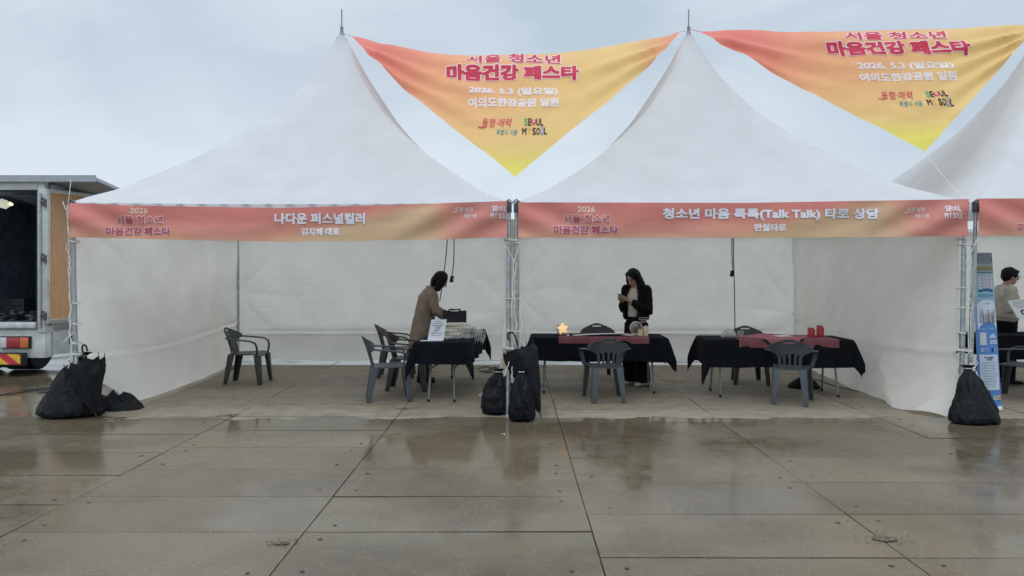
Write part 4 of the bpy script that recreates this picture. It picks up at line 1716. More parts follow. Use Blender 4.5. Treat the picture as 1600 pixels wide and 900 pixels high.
mi = thing('table_mirror', 'round mirror with a pale rim standing behind the candles', 'mirror', tloc(t2c, rz2, .525, .02), R(6))
m = MB()
rot = Matrix.Rotation(R(94), 3, 'X')
ring = [rot @ Vector((.082 * math.cos(a), .082 * math.sin(a), 0)) + Vector((0, 0, .098)) for a in np.linspace(0, 2 * math.pi, 33)]
m.tube(ring, .008, 8)
m.build('rim', M['mirror_frame'], mi)
m = MB()
m.add([rot @ Vector((.08 * math.cos(a), .08 * math.sin(a), 0)) + Vector((0, 0, .098)) for a in np.linspace(0, 2 * math.pi, 33)[:-1]], [tuple(range(32))])
m.build('glass', M['mirror'], mi, solid=.004, smooth=False)
m = MB()
m.box((0, .02, .006), (.11, .08, .012))
m.build('foot', M['mirror_frame'], mi, bevel=.003)
for (x, y, h, r, lab) in ((.565, -.13, .085, .032, 'shorter ivory pillar candle, left of the taller one'), (.635, -.12, .13, .034, 'taller ivory pillar candle, right of the shorter one')):
    t = thing('pillar_candle', lab, 'candle', tloc(t2c, rz2, x, y), 0, 'ivory candles by the mirror')
    m = MB()
    prof = [(r * .98, 0), (r, .004), (r, h - .006), (r * .93, h), (r * .75, h - .004), (r * .62, h - .014)]
    m.lathe(prof, (0, 0, 0), 24)
    m.v = [(p_[0], p_[1], p_[2] + (.006 * math.sin(math.atan2(p_[1], p_[0]) * 2 + h * 40) if p_[2] > h - .007 else 0)) for p_ in m.v]
    m.build('wax', M['candle'], t)
    m = MB()
    m.tube([(0, 0, h - .014), (.003, 0, h + .006)], .002, 6)
    m.build('wick', M['hole'], t)

# ------------------------------------------------------------------ things on the red holder table
bw = thing('clear_bowl', 'clear crumpled plastic bowl at the left end of the red runner', 'bowl', tloc(t3c, rz3, -.57, .0))
m = MB()


def bowlf(u, v):
    a = u * 2 * math.pi
    r = .105 * math.sin(math.pi * (.5 - .42 * v)) if v < 1 else .02
    r = .105 * math.cos(v * 1.45)
    z = .105 * math.sin(v * 1.45)
    k = 1 + .10 * fbm(3 * math.cos(a), 3 * math.sin(a), v * 4)
    return (r * k * math.cos(a), r * k * math.sin(a) * .8, z * k)


m.grid(bowlf, 28, 12)
m.build('shell', M['plastic_wrap'], bw, solid=.003)
m = MB()
for k in range(14):
    m.ball((random.gauss(0, .035), random.gauss(0, .03), .02 + abs(random.gauss(0, .02))), (.02, .02, .012), 8)
m.build('wrapped_sweets', M['cream'], bw)
gl = MB()
gl.lathe([(.030, 0), (.034, .004), (.037, .085), (.034, .085), (.030, .012), (.0, .012)], (0, 0, 0), 20)
tag(gl.build('tumbler', M['glass'], None, loc=tloc(t3c, rz3, -.42, -.02)), 'clear glass tumbler beside the plastic bowl', 'glass')
ppm = MB()
ppm.box((0, 0, .001), (.21, .15, .002))
o = ppm.build('paper_sheet', M['paper'], None, loc=tloc(t3c, rz3, .16, .08, .008))
o.rotation_euler = (0, 0, R(12))
tag(o, 'white sheet of paper lying on the rose cloth', 'paper')
for (x, h, lab) in ((.50, .125, 'shorter red card holder, left of the pair'), (.615, .155, 'taller red card holder, right of the pair')):
    t = thing('card_holder', lab, 'holder', tloc(t3c, rz3, x, -.02), R(-8), 'red card holders')
    m = MB()
    w, d_ = .078, .06
    m.box((0, d_ / 2, h / 2), (w, .004, h))
    m.box((-w / 2, 0, h * .42), (.004, d_, h * .84))
    m.box((w / 2, 0, h * .42), (.004, d_, h * .84))
    m.box((0, -d_ / 2, h * .30), (w, .004, h * .6))
    m.box((0, 0, .003), (w, d_, .006))
    m.build('case', M['red_plastic'], t, bevel=.001)
    m = MB()
    m.box((0, .005, h * .42), (w * .8, d_ * .5, h * .78))
    m.build('card_stack', M['red_plastic'], t, bevel=.002)
    m = MB()
    m.ball((0, -d_ / 2 - .003, h * .62), (.009, .003, .009), 8)
    m.build('clasp', M['alu'], t)

# ------------------------------------------------------------------ things on the end-on table
sg = thing('paper_sign', 'white notice in a slanted stand at the front of the end-on table', 'sign', (0, 0, 0))
a, b, c, d = P(668, 531, 9.22), P(693, 532, 9.22), P(698, 499, 9.34), P(674, 499.5, 9.34)
m = MB()
nrm = (b - a).cross(d - a).normalized()
if nrm.y > 0: nrm = -nrm


def sgf(x, y, lift):
    u, v = x, y
    return a.lerp(b, u).lerp(d.lerp(c, u), v) + nrm * lift


WP, IK = (.76, .78, .82), (.16, .17, .24)
m.grid(lambda u, v: sgf(u, v, 0), 6, 8, col=lambda u, v: WP)
random.seed(4)
for (yy, hw, th) in ((.90, .22, .045), (.80, .38, .05), (.70, .36, .05), (.60, .18, .045), (.48, .20, .02), (.33, .38, .045), (.23, .33, .045)):
    x = .5 - hw
    while x < .5 + hw:
        w = random.uniform(.025, .05)
        m.add([sgf(x, yy - th / 2, .0012), sgf(x + w, yy - th / 2, .0012), sgf(x + w, yy + th / 2, .0012), sgf(x, yy + th / 2, .0012)], [(0, 1, 2, 3)], 0, IK)
        if random.random() < .7:
            m.add([sgf(x + w * .3, yy - th * .2, .002), sgf(x + w * .7, yy - th * .2, .002), sgf(x + w * .7, yy + th * .2, .002), sgf(x + w * .3, yy + th * .2, .002)], [(0, 1, 2, 3)], 0, WP)
        x += w + random.choice((.012, .012, .05))
m.build('notice', M['board'], sg, smooth=False, weld=False)
m = MB()
m.add([sgf(-.02, -.02, -.004), sgf(1.02, -.02, -.004), sgf(1.02, 1.02, -.004), sgf(-.02, 1.02, -.004)], [(0, 1, 2, 3)])
m.build('stand', M['glass'], sg, solid=.003, smooth=False)
m = MB()
m.box(((a.x + b.x) / 2 - .05, a.y - .02, TH + .012), (.27, .10, .004), Matrix.Rotation(R(6), 3, 'Z'))
tag(m.build('paper_sheet', M['paper']), 'white sheet lying under the slanted notice', 'paper')
ts = MB()
q = sgf(.5, 1.03, .004)
ts.box(q, (.018, .006, .018))
ts.build('tape_tab', M['paper'], sg)

# heap of flat cream bags whose cords hang over the table side
random.seed(8)
BG = 'cream paper bags heaped on the end-on table'
LAB = ['at the bottom of the heap', 'second from the bottom of the heap', 'in the middle of the heap', 'second from the top of the heap', 'on top of the heap']
for k in range(5):
    d0 = 9.62 + k * .05
    c = P(712 + random.uniform(-9, 9), 528 - k * 6, d0)
    t = thing('paper_bag', 'flat cream paper bag with white cord handles, ' + LAB[k], 'bag', (c.x, c.y, TH + .014 + k * .036), R(random.uniform(-38, 38)), BG)
    m = MB()

    def pbf(u, v):
        x, y = (u - .5) * .34, (v - .5) * .26
        e = min(u, 1 - u, v, 1 - v)
        return (x, y, .015 + .016 * sstep(0, .2, e) + .004 * fbm(x * 9, y * 9, k))
    m.grid(pbf, 12, 12)
    m.build('paper_body', M['cream'], t, solid=.02)
    for h_ in range(4):
        m = MB()
        x0, y0 = .08 + .03 * h_ - .02 * k * .3, -.125 + random.uniform(-.02, .02)
        l = random.uniform(.07, .13)
        pts_ = [(x0 - .035, y0 + .08, .03), (x0 + random.uniform(-.02, .02), y0, .034), (x0 + .015, y0 - .035, .02 - .2 * l), (x0 + .03, y0 - .04, -.02 - l * .55), (x0 + .05, y0 - .03, .01), (x0 + .05, y0 + .05, .035)]
        pts_ = [(p_[0], p_[1], max(-.010 - k * .034, p_[2])) for p_ in pts_]
        m.tube(pts_, .0045, 6)
        m.build('cord_handle', M['rope'], t)

for k in range(7):
    c = P(738 + k * 2.6, 512 + (k % 3) * 3, 9.72 + .03 * k)
    m = MB()
    l = random.uniform(.10, .17)
    m.tube([(-.10, .02, .03), (-.03, 0, .04), (.0, -.01, .0), (.01 + .004 * k, -.02, -l * .6), (.025, -.02, -l), (.04, -.015, -l * .6), (.035, 0, .01), (-.04, .03, .04)], .0045, 6)
    m.v = [(p_[0] + c.x, p_[1] + c.y, p_[2] + TH + .06) for p_ in m.v]
    tag(m.build('loose_cord', M['rope']), 'white bag cord dangling from the heap of cream bags over the black cloth', 'cord', 'white cords hanging from the cream bags')

tb = thing('tote_bag', 'black tote bag standing open on the table behind the cream bags', 'bag', (-.845, 10.48, TH + .012), R(-4))
m = MB()


def totef(u, v):
    a_ = u * 2 * math.pi
    e = 2.6
    cx_, sy_ = math.cos(a_), math.sin(a_)
    rx = .165 * (1 + .03 * v) * abs(cx_) ** (2 / e) * (1 if cx_ >= 0 else -1)
    ry = lerp(.085, .05, v) * abs(sy_) ** (2 / e) * (1 if sy_ >= 0 else -1)
    return (rx + .006 * fbm(a_, v * 3, 2), ry + .012 * fbm(a_ * 2, v * 2, 5), v * .31 - (.018 * (1 - abs(cx_)) * v ** 6))


m.grid(totef, 40, 16)
m.grid(lambda u, v: (lerp(-.15, .15, u), lerp(-.07, .07, v), .004), 2, 2)
m.build('bag_body', M['tote'], tb, solid=.004)
for sy in (-1, 1):
    m = MB()
    m.tube([(-.085, sy * .05, .27), (-.078, sy * .052, .31), (-.06, sy * .06, .325), (0, sy * .075, .316), (.06, sy * .06, .325), (.078, sy * .052, .31), (.085, sy * .05, .27)], (.008), 8)
    m.build('handle', M['tote'], tb)

bb = thing('handbag', 'brown handbag on the seat of the chair behind the tan coat', 'bag', tuple(P(646, 541, 11.1)), R(-80))
bb.location.z = .43
m = MB()
m.taper((0, 0, 0), (.26, .11), (0, 0, .20), (.22, .06))
m.build('bag_body', M['brown_bag'], bb, bevel=.02)
m = MB()
m.tube([(-.08, 0, .19), (-.07, 0, .27), (0, 0, .30), (.07, 0, .27), (.08, 0, .19)], .008, 8)
m.build('handle', M['brown_bag'], bb)

gb = MB()
gb.lathe([(.21, 0), (.22, .02), (.17, .08), (.08, .15), (.045, .19), (.06, .21), (.0, .215)], (0, 0, 0), 26)
gb.v = [(x * (1 + .18 * fbm(x * 6, y * 6, z * 6)), y * .7 * (1 + .18 * fbm(y * 6, x * 6, z * 6 + 3)), z) for x, y, z in gb.v]
c = G(1258, 606)
tag(gb.build('floor_bag', M['black_bag'], None, loc=(c.x, c.y, .002)), 'black slumped bag on the floor under the red holder table', 'bag')


# ------------------------------------------------------------------ weight bags and umbrellas at the poles
def sack(name, label, loc, w, d, h, seed, rz=0.0, neck=.2, cat='bag', group=None, lean=(0, 0), flat=0.0, cord=True, cone=False):
    t = thing(name, label, cat, loc, rz, group)
    m = MB()

    def fn(u, v):
        a_ = u * 2 * math.pi
        prof = interp(v, [0, .05, .16, .40, .65, .82, .90, .945, .975, 1.0], [.55, .93, 1.0, .93, .70, .42, neck * .9, neck * .62, neck * .95, neck * 1.25])
        if cone:
            prof = interp(v, [0, .03, .10, .30, .55, .76, .88, .945, .975, 1.0], [.80, .98, 1.0, .84, .60, .38, neck * 1.1, neck * .7, neck * 1.1, neck * 1.6])
        crk = .055 * (1 - abs(math.sin(a_ * 3.5 + v * 5 + 2.2 * fbm(1.2 * math.cos(a_), 1.2 * math.sin(a_), v * 2.5 + seed)))) ** 2 - .04
        pl = sstep(.30, .85, v) * .16 * math.sin(a_ * 9 + 2.5 * fbm(a_, v * 2, seed)) + .05 * math.sin(a_ * 5 + seed) * sstep(.1, .5, v)
        q = prof * (1 + pl + crk + .11 * fbm(1.5 * math.cos(a_), 1.5 * math.sin(a_), v * 2.0 + seed, 3) + .03 * fbm(5 * math.cos(a_), 5 * math.sin(a_), v * 6 + seed))
        e = 2.5
        cx_, sy_ = math.cos(a_), math.sin(a_)
        z = v * h
        if flat:
            z *= 1 - flat * (1 + cx_) / 2
        sag = -.02 * math.sin(a_ * 3 + seed) * (1 - v)
        return (w / 2 * q * cx_ + lean[0] * v * v, d / 2 * q * sy_ + lean[1] * v * v, max(.004, z + sag * .5))
    m.grid(fn, 110, 60)
    k = len(m.v)
    body = m.build('bag_body', M['black_bag'], t, angle=70)
    if cord:
        r = MB()
        zc_ = .945 * h
        rr = w / 2 * neck * .72
        r.tube([(lean[0] * .89 + rr * 1.05 * math.cos(a_), lean[1] * .89 + (d / w) * rr * 1.05 * math.sin(a_), zc_) for a_ in np.linspace(0, 2 * math.pi, 17)], .006, 6)
        r.build('tie_cord', M['rope'], t)
    return t


def umbrella(label, tip, top, r0, seed, spread=.75, long_handle=.25, hook=1, spiky=1.0):
    """Loosely furled umbrella leaning with its tip on the ground."""
    tip, top = Vector(tip), Vector(top)
    t = thing('umbrella', label, 'umbrella', tuple(tip), 0, 'black umbrellas leaning at the tent poles')
    L = (top - tip).length
    rot = (top - tip).to_track_quat('Z', 'X').to_matrix()

    def put(m, name, mat, par=None, **k):
        m.v = [tuple(rot @ Vector(p_)) for p_ in m.v]
        return m.build(name, mat, par or t, **k)
    m = MB()
    m.tube([(0, 0, .05), (0, 0, L - .06)], .006, 8)
    put(m, 'shaft', M['steel_dark'])
    m = MB()
    m.tube([(0, 0, 0), (0, 0, .08)], [.004, .010], 8)
    put(m, 'ferrule', M['black_rubber'])
    m = MB()
    c0, c1 = .07, L - long_handle

    def fn(u, v):
        a_ = u * 2 * math.pi
        z = lerp(c0, c1, v)
        pl = math.cos(a_ * 8) * .12 * spiky + .14 * math.cos(a_ * 3 + seed) + .12 * fbm(2 * math.cos(a_), 2 * math.sin(a_), v * 3 + seed)
        prof = interp(v, [0, .08, .35, .7, .9, 1], [.10, .22, .52, .86, 1.0, spread])
        r = r0 * prof * (1 + pl * sstep(0, .3, v))
        zz = z + (.04 * spiky * math.cos(a_ * 8) * sstep(.8, 1, v))
        sagx = .35 * r0 * v * math.sin(v * 2)
        return (r * math.cos(a_), r * .62 * math.sin(a_), zz)
    m.grid(fn, 96, 26)
    can = put(m, 'canopy', M['black_umb'], solid=.002, angle=70)
    for k in range(8):
        a_ = k * math.pi / 4
        m = MB()
        q = 1.04 * r0 * spread
        m.tube([(q * math.cos(a_) * .96, q * .62 * math.sin(a_) * .96, c1 - .01), (q * math.cos(a_) * 1.02, q * .62 * math.sin(a_) * 1.02, c1 + .055)], .004, 6)
        put(m, 'rib_tip', M['black_rubber'], can)
    m = MB()
    pts_ = [(0, 0, L - .14), (0, 0, L - .02)] + [(hook * .04 * (1 - math.cos(a_)), 0, L - .02 + .04 * math.sin(a_)) for a_ in np.linspace(.3, math.pi * 1.05, 9)]
    pts_.append((hook * .08, 0, L - .06))
    m.tube(pts_, .011, 8)
    put(m, 'handle', M['black_rubber'])
    return t


WB = 'black weight bags tied to the tent poles'
g = G(104, 652)
sack('weight_bag', 'large black weight bag at the left corner pole, a bulky sack', (g.x - .02, g.y + .12, 0), .74, .52, .70, 1.0, 0, .13, group=WB, lean=(.12, .05), cone=True)
g = G(151, 656)
umbrella('black umbrella half open over the weight bag at the left pole', (g.x, g.y, .01), (g.x - .23, g.y + .12, .77), .24, 2.0, spread=1.05, long_handle=.18, spiky=.35)
# crumpled black sheet beside it
cs = MB()


def csf(u, v):
    a_ = u * 2 * math.pi
    r = v
    x, y = .30 * r * math.cos(a_), .17 * r * math.sin(a_)
    z = (.17 * (1 - r ** 2.2)) * (1 + .5 * fbm(x * 9, y * 9, 2)) + .03 * fbm(x * 22, y * 22, 4) * (1 - r)
    k = 1 + .16 * fbm(2 * math.cos(a_), 2 * math.sin(a_), 7)
    return (x * k, y * k, max(.004, z))


cs.grid(csf, 56, 20)
g = G(178, 640)
tag(cs.build('crumpled_sheet', M['black_bag'], None, loc=(g.x, g.y + .06, 0), angle=50), 'crumpled black plastic sheet on the ground right of the left weight bag', 'sheet')
g = G(784, 648)
sack('weight_bag', 'wide black weight bag on the left at the foot of the middle poles', (g.x - .04, g.y + .10, 0), .42, .36, .50, 3.0, 0, .24, group=WB)
g = G(815, 660)
sack('weight_bag', 'upright rounded black weight bag on the right at the middle poles', (g.x + .0, g.y + .10, 0), .30, .30, .56, 4.4, .5, .26, group=WB)
g = G(846, 655)
umbrella('black umbrella with hooked handle leaning against the middle poles', (g.x, g.y + .02, .01), (g.x - .30, g.y + .12, .93), .185, 4.0, spread=.95, long_handle=.18, hook=-1, spiky=.3)
g = G(1519, 661)
sack('weight_bag', 'black weight bag with flared foot at the right pole by the blue sign', (g.x + .03, g.y + .02, 0), .56, .34, .60, 21.3, 0, .16, group=WB, lean=(-.01, .10), cone=True)


# ------------------------------------------------------------------ ropes
def rope(name, label, paths, r=.0048, group='white ropes tied round the tent poles'):
    t = thing(name, label, 'rope', tuple(paths[0][0]), 0, group)
    o0 = Vector(paths[0][0])
    for i, p_ in enumerate(paths):
        m = MB()
        m.tube([Vector(q) - o0 for q in p_], r, 6)
        m.build('strand', M['rope'], t)
    return t


def coil(cx_, cy_, z, rx, ry, turns=1.2, pitch=.012):
    n_ = int(turns * 14)
    return [(cx_ + rx * math.cos(a_), cy_ + ry * math.sin(a_), z + pitch * k / 14 + .006 * math.sin(a_ * 2)) for k, a_ in enumerate(np.linspace(0, turns * 2 * math.pi, n_))]


def wiggle(p, q, n_=14, amp=.012, sag=0.0, seed=0.0):
    p, q = Vector(p), Vector(q)
    return [p.lerp(q, k / n_) + Vector((amp * fbm(k * .5, seed), amp * .5 * fbm(seed, k * .5), -sag * math.sin(math.pi * k / n_))) for k in range(n_ + 1)]


yf = YF - .045
pc = -.018
rope('tie_rope', 'white ropes tied round the two middle poles, knotted below the banners', [
    coil(pc, YF, 1.95, .095, .05, 2.2), coil(pc, YF, 1.30, .085, .045, 1.3), coil(pc, YF, .94, .085, .045, 1.3), coil(pc, YF, .74, .085, .045, 2.0),
    wiggle((-.10, yf, 1.93), (.0, yf - .01, 1.72), amp=.006), wiggle((.07, yf, 1.93), (.0, yf - .01, 1.72), amp=.006),
    wiggle((.0, yf - .012, 1.72), (-.03, yf - .01, 1.10), amp=.03, seed=2), wiggle((.01, yf - .012, 1.74), (.015, yf - .01, .62), amp=.03, seed=5),
    wiggle((.08, yf, 1.9), (.075, yf, .78), amp=.025, seed=9),
    wiggle((-.02, yf - .01, .70), (-.11, yf - .08, .46), amp=.01), wiggle((-.02, yf - .01, .70), (.09, yf - .09, .40), amp=.01), wiggle((-.02, yf - .01, .70), (-.02, yf - .09, .44), amp=.01),
    wiggle((-.22, yf, 1.945), (-.04, yf - .01, 1.93), amp=.005), wiggle((.20, yf, 1.945), (.02, yf - .01, 1.93), amp=.005),
    wiggle((-.055, yf, 2.40), (.0, yf - .01, 2.36), amp=.01), wiggle((.03, yf, 2.40), (.0, yf - .01, 2.36), amp=.01)])
xl_ = -4.88
rope('tie_rope', 'white ropes wound down the left corner pole beside the truck', [
    coil(xl_ - .02, YF, 1.93, .05, .05, 2.2), coil(xl_ + .01, YF, 1.25, .045, .045, 1.4), coil(xl_ + .012, YF, 1.02, .045, .045, 1.4), coil(xl_ + .015, YF, .80, .05, .05, 2.6),
    coil(xl_ + .015, YF, .68, .05, .05, 2.4), wiggle((xl_ - .06, yf, 2.36), (xl_ - .03, yf, .62), 26, .03, seed=4), wiggle((xl_ - .07, yf, 2.34), (xl_ - .02, yf, .60), 26, .035, seed=8),
    wiggle((xl_ - .06, yf, 2.36), (xl_ - .015, yf - .02, 2.62), amp=.004), wiggle((xl_ - .10, yf - .02, .83), (xl_ + .0, yf, .93), amp=.01),
    wiggle((xl_ - .03, yf, .62), (xl_ - .06, yf - .05, .48), amp=.01), wiggle((xl_ + .03, yf, .70), (xl_ + .05, yf - .05, .50), amp=.01),
    wiggle((xl_ - .12, yf - .02, .60), (xl_ - .02, yf, .66), amp=.02, seed=3), wiggle((xl_ - .09, yf, 2.30), (xl_ - .12, yf, 2.39), amp=.01)], r=.005)
xr_ = 5.03
rope('tie_rope', 'white ropes tied round the right pair of poles above the weight bag', [
    coil(xr_ - .03, YF, 1.96, .055, .05, 2.5), coil(xr_ + .02, YF, 1.90, .10, .055, 1.6), coil(4.99, YF, 1.42, .045, .045, 1.2), coil(xr_ - .02, YF, 1.20, .085, .055, 1.3),
    coil(4.985, YF, .92, .045, .045, 1.2), coil(xr_ - .015, YF, .72, .085, .055, 2.6), coil(4.985, YF, .45, .05, .05, 1.2),
    wiggle((5.01, yf, 1.94), (5.02, yf - .01, 1.72), amp=.01), wiggle((5.16, yf, 2.02), (5.0, yf - .01, 1.70), amp=.006),
    wiggle((5.02, yf - .01, 1.72), (5.03, yf - .01, .70), 20, .03, seed=3), wiggle((5.07, yf, 1.9), (5.06, yf, .66), 20, .03, seed=6),
    wiggle((5.06, yf - .01, .70), (5.12, yf - .03, .60), amp=.02), wiggle((5.12, yf - .03, .60), (5.06, yf - .04, .52), amp=.01),
    wiggle((5.04, yf - .02, .60), (4.98, yf - .07, .40), amp=.008), wiggle((5.06, yf - .02, .60), (5.12, yf - .07, .42), amp=.008), wiggle((5.05, yf - .02, .60), (5.01, yf - .08, .41), amp=.008)])

# ------------------------------------------------------------------ hanging cords with sockets, cables on the ground
for (pts_, sock, d, lab) in (
        ([(700, 360), (697, 400), (692, 440), (687, 470)], None, 11.0, 'dark cable hanging slantwise behind the tan coat'),
        ([(709, 360), (709.5, 385), (709, 410), (706.5, 430)], (706, 436), 11.0, 'short dark cable with a lamp socket, right of the tan coat'),
        ([(1144, 360), (1143.5, 390), (1144.5, 420)], (1144, 427), 11.0, 'short dark cable with a lamp socket over the red holder table'),
        ([(1146.5, 360), (1146, 400), (1147.5, 450), (1148.5, 520)], None, 10.95, 'long dark cable hanging behind the clear bowl')):
    ps = [P(pts_[0][0], 306, d)] + [P(x, y, d) for x, y in pts_]
    o0 = Vector(ps[0])
    t = thing('hanging_cable', lab, 'cable', tuple(o0), 0, 'dark cables hanging from the tent roofs')
    m = MB()
    m.tube([p_ - o0 for p_ in ps], .0075, 8)
    m.build('cord', M['cable'], t)
    if sock:
        c = P(*sock, d) - o0
        m = MB()
        m.lathe([(.012, .05), (.028, .042), (.030, -.04), (.026, -.05), (.018, -.045)], c, 14)
        m.v = [(c.x + (p_[0] - c.x) + .18 * (p_[2] - c.z), p_[1], p_[2]) for p_ in m.v]
        s_ = m.build('socket', M['black_rubber'], t)
        m = MB()
        m.box((c.x + .024, c.y - .012, c.z), (.008, .02, .06))
        m.build('label_strip', M['cream'], s_)


def floor_cable(pts_, label, r=.007, name='ground_cable'):
    ps = [G(x, y) + Vector((0, 0, r + .002)) for x, y in pts_]
    # smooth the polyline
    for _ in range(2):
        q = [ps[0]]
        for i in range(len(ps) - 1):
            q += [ps[i].lerp(ps[i + 1], .25), ps[i].lerp(ps[i + 1], .75)]
        ps = q + [ps[-1]]
    m = MB()
    m.tube(ps, r, 6)
    tag(m.build(name, M['cable']), label, 'cable', 'black cables lying on the ground')


floor_cable([(-10, 620), (20, 617), (50, 610), (75, 607), (90, 609), (78, 612), (60, 610), (66, 606.5), (100, 607), (96, 613), (60, 614)], 'black cable looped on the ground behind the left weight bag', .011)
floor_cable([(745, 577), (760, 573), (772, 577), (758, 582), (745, 579), (762, 584), (780, 580), (776, 574), (765, 577)], 'black cable looped on the ground left of the middle poles', .009)
floor_cable([(1245, 596), (1270, 592), (1300, 603), (1340, 612)], 'thin black cable running along the ground under the red holder table', .007)
floor_cable([(345, 573), (358, 572), (368, 575), (362, 578), (352, 576)], 'short black cable behind the lone armchair', .009)


# ------------------------------------------------------------------ standing sign
def make_tower():
    g = G(1552, 641)
    t = thing('standing_sign', 'tall narrow blue standing sign beside the right tent pole', 'sign', (g.x, g.y + .05, 0), R(0))
    Hh, W0, W1 = 1.83, .235, .265
    lean = -.075

    def mp(x, y, lift=0.0):                            # x -1..1 across, y 0 (foot) .. 1 (head)
        hw = lerp(W1, W0, y) / 2
        a_ = x * 1.05
        px = hw * math.sin(a_) / math.sin(1.05) + lean * y
        py = -.10 * (math.cos(a_) - math.cos(1.05)) - lift + .04 * y
        return Vector((px, py, .02 + (Hh - .02) * y))
    LB, MBl, DB, PW, GY = (.33, .50, .58), (.20, .38, .66), (.075, .19, .47), (.62, .68, .76), (.26, .31, .34)

    def base(x, y):
        c = mixc(MBl, LB, sstep(.60, .75, y))
        edge_ = .57 - .06 * x * x
        if y < edge_: c = mixc(DB, (.10, .24, .55), sstep(.1, .5, y))
        if y > .925: c = GY
        return c
    m = MB()
    m.grid(lambda u, v: mp(u * 2 - 1, v), 16, 90, col=lambda u, v: base(u * 2 - 1, v))

    def rect(x0, x1, y0, y1, c, l=.004):
        m.grid(lambda u, v: mp(lerp(x0, x1, u), lerp(y0, y1, v), l), 8, 2, col=lambda u, v: c)
    random.seed(3)

    def scribble(x0, x1, y, th, c, l=.006, step=(.05, .11)):
        x = x0
        while x < x1:
            w = random.uniform(*step)
            rect(x, min(x1, x + w), y - th / 2, y + th / 2, c, l)
            x += w + random.choice((.02, .03, .07))
    rect(-.85, -.5, .958, .968, (.12, .14, .15))
    rect(.62, .82, .95, .972, (.08, .09, .10))
    rect(-.9, .85, .905, .918, (.36, .35, .22)); rect(-.85, .8, .885, .905, (.30, .26, .12)); rect(-.95, .9, .87, .876, (.10, .13, .14))
    # title block: tall pale characters on an arch
    for k, (x0, w) in enumerate(((-.62, .26), (-.27, .20), (-.02, .22), (.25, .30))):
        h0 = .765 + .012 * (1 - abs(x0 + w / 2) * 1.5)
        rect(x0, x0 + w, h0, h0 + .085, (.60, .62, .68), .005)
        for q in range(4):
            rect(x0 + .04, x0 + w - .04, h0 + .012 + q * .02, h0 + .017 + q * .02, (.42, .34, .42), .007)
        rect(x0 - .03, x0 + w + .03, h0 - .022, h0 - .006, (.03, .13, .26), .005)
    rect(-.66, .62, .715, .735, (.14, .34, .46), .005)
    # pale panel with a crowd of little figures
    m.grid(lambda u, v: mp(lerp(-.82, .8, u), lerp(.50 + .06 * (1 - (2 * u - 1) ** 2), .695 - .03 * abs(2 * u - 1) ** 3, v), .005), 16, 4, col=lambda u, v: PW)
    scribble(-.22, .2, .672, .008, (.20, .25, .36))
    for cx_ in (-.5, 0, .5):
        scribble(cx_ - .14, cx_ + .14, .63, .006, (.30, .34, .42), .007)
        scribble(cx_ - .08, cx_ + .08, .615, .006, (.30, .34, .42), .007)
    for k in range(11):
        x = -.62 + k * .118
        hgt = random.uniform(.03, .05)
        cc = random.choice(((.16, .18, .24), (.30, .34, .42), (.10, .12, .18), (.36, .32, .34)))
        rect(x - .045, x + .045, .548, .555 + hgt, cc, .007)
        rect(x - .03, x + .03, .558 + hgt, .573 + hgt, (.32, .25, .22), .008)
        if k % 2: rect(x + .03, x + .055, .56 + hgt * .6, .59 + hgt, cc, .008)
    # lower block
    scribble(.05, .55, .512, .008, (.34, .46, .66))
    scribble(-.7, -.2, .508, .008, (.34, .46, .66))
    rect(-.70, -.24, .405, .487, (.52, .58, .62), .005)
    for k in range(4):
        rect(0.0 + .12 * k, .14 + .14 * k, .448 + .006 * (k % 2), .468 + .006 * (k % 3), (.48, .56, .72), .006)
    rect(.02, .72, .413, .437, (.56, .62, .68), .005)
    scribble(.1, .64, .425, .008, (.2, .3, .45), .008)
    for cx_, cc in ((-.55, (.42, .46, .66)), (.2, (.03, .05, .09))):
        rect(cx_ - .08, cx_ + .06, .362, .388, cc, .006)
        scribble(cx_ + .12, cx_ + .45, .382, .005, (.4, .5, .68), .006)
        scribble(cx_ + .12, cx_ + .45, .37, .005, (.4, .5, .68), .006)
    rect(-.80, .68, .118, .345, (.50, .58, .66), .005)
    scribble(-.45, .25, .326, .011, (.03, .05, .10), .008, (.06, .1))
    scribble(-.28, .15, .312, .010, (.08, .12, .22), .008)
    for k in range(10):
        scribble(-.68, random.uniform(.2, .6), .292 - k * .017, .0065, (.22, .27, .34), .008)
    rect(.05, .66, .055, .083, (.50, .55, .36), .006)
    scribble(.12, .6, .075, .007, (.10, .14, .2), .008)
    scribble(.12, .6, .064, .007, (.10, .14, .2), .008)
    m.add([mp(.62, .095, .008), mp(.86, .07, .008), mp(.64, .045, .008)], [(0, 1, 2)], 0, (.62, .20, .12))
    m.build('printed_panel', M['board'], t, weld=False)
    bk_ = MB()

    def bf(u, v):
        x = lerp(-1, 1, u)
        p_ = mp(x, v)
        return (p_.x, .10 * (math.cos(x * 1.05) - math.cos(1.05)) + .04 * v + .001, p_.z)
    bk_.grid(bf, 12, 8)
    bk_.build('back_panel', M['truck_grey'], t)
    f = MB()
    f.lathe([(.125, 0), (.13, .004), (.13, .035), (.12, .045)], (0, 0, 0), 24)
    f.v = [(p_[0], p_[1] * .7, p_[2]) for p_ in f.v]
    f.build('base', M['truck_grey'], t)
    return t


make_tower()


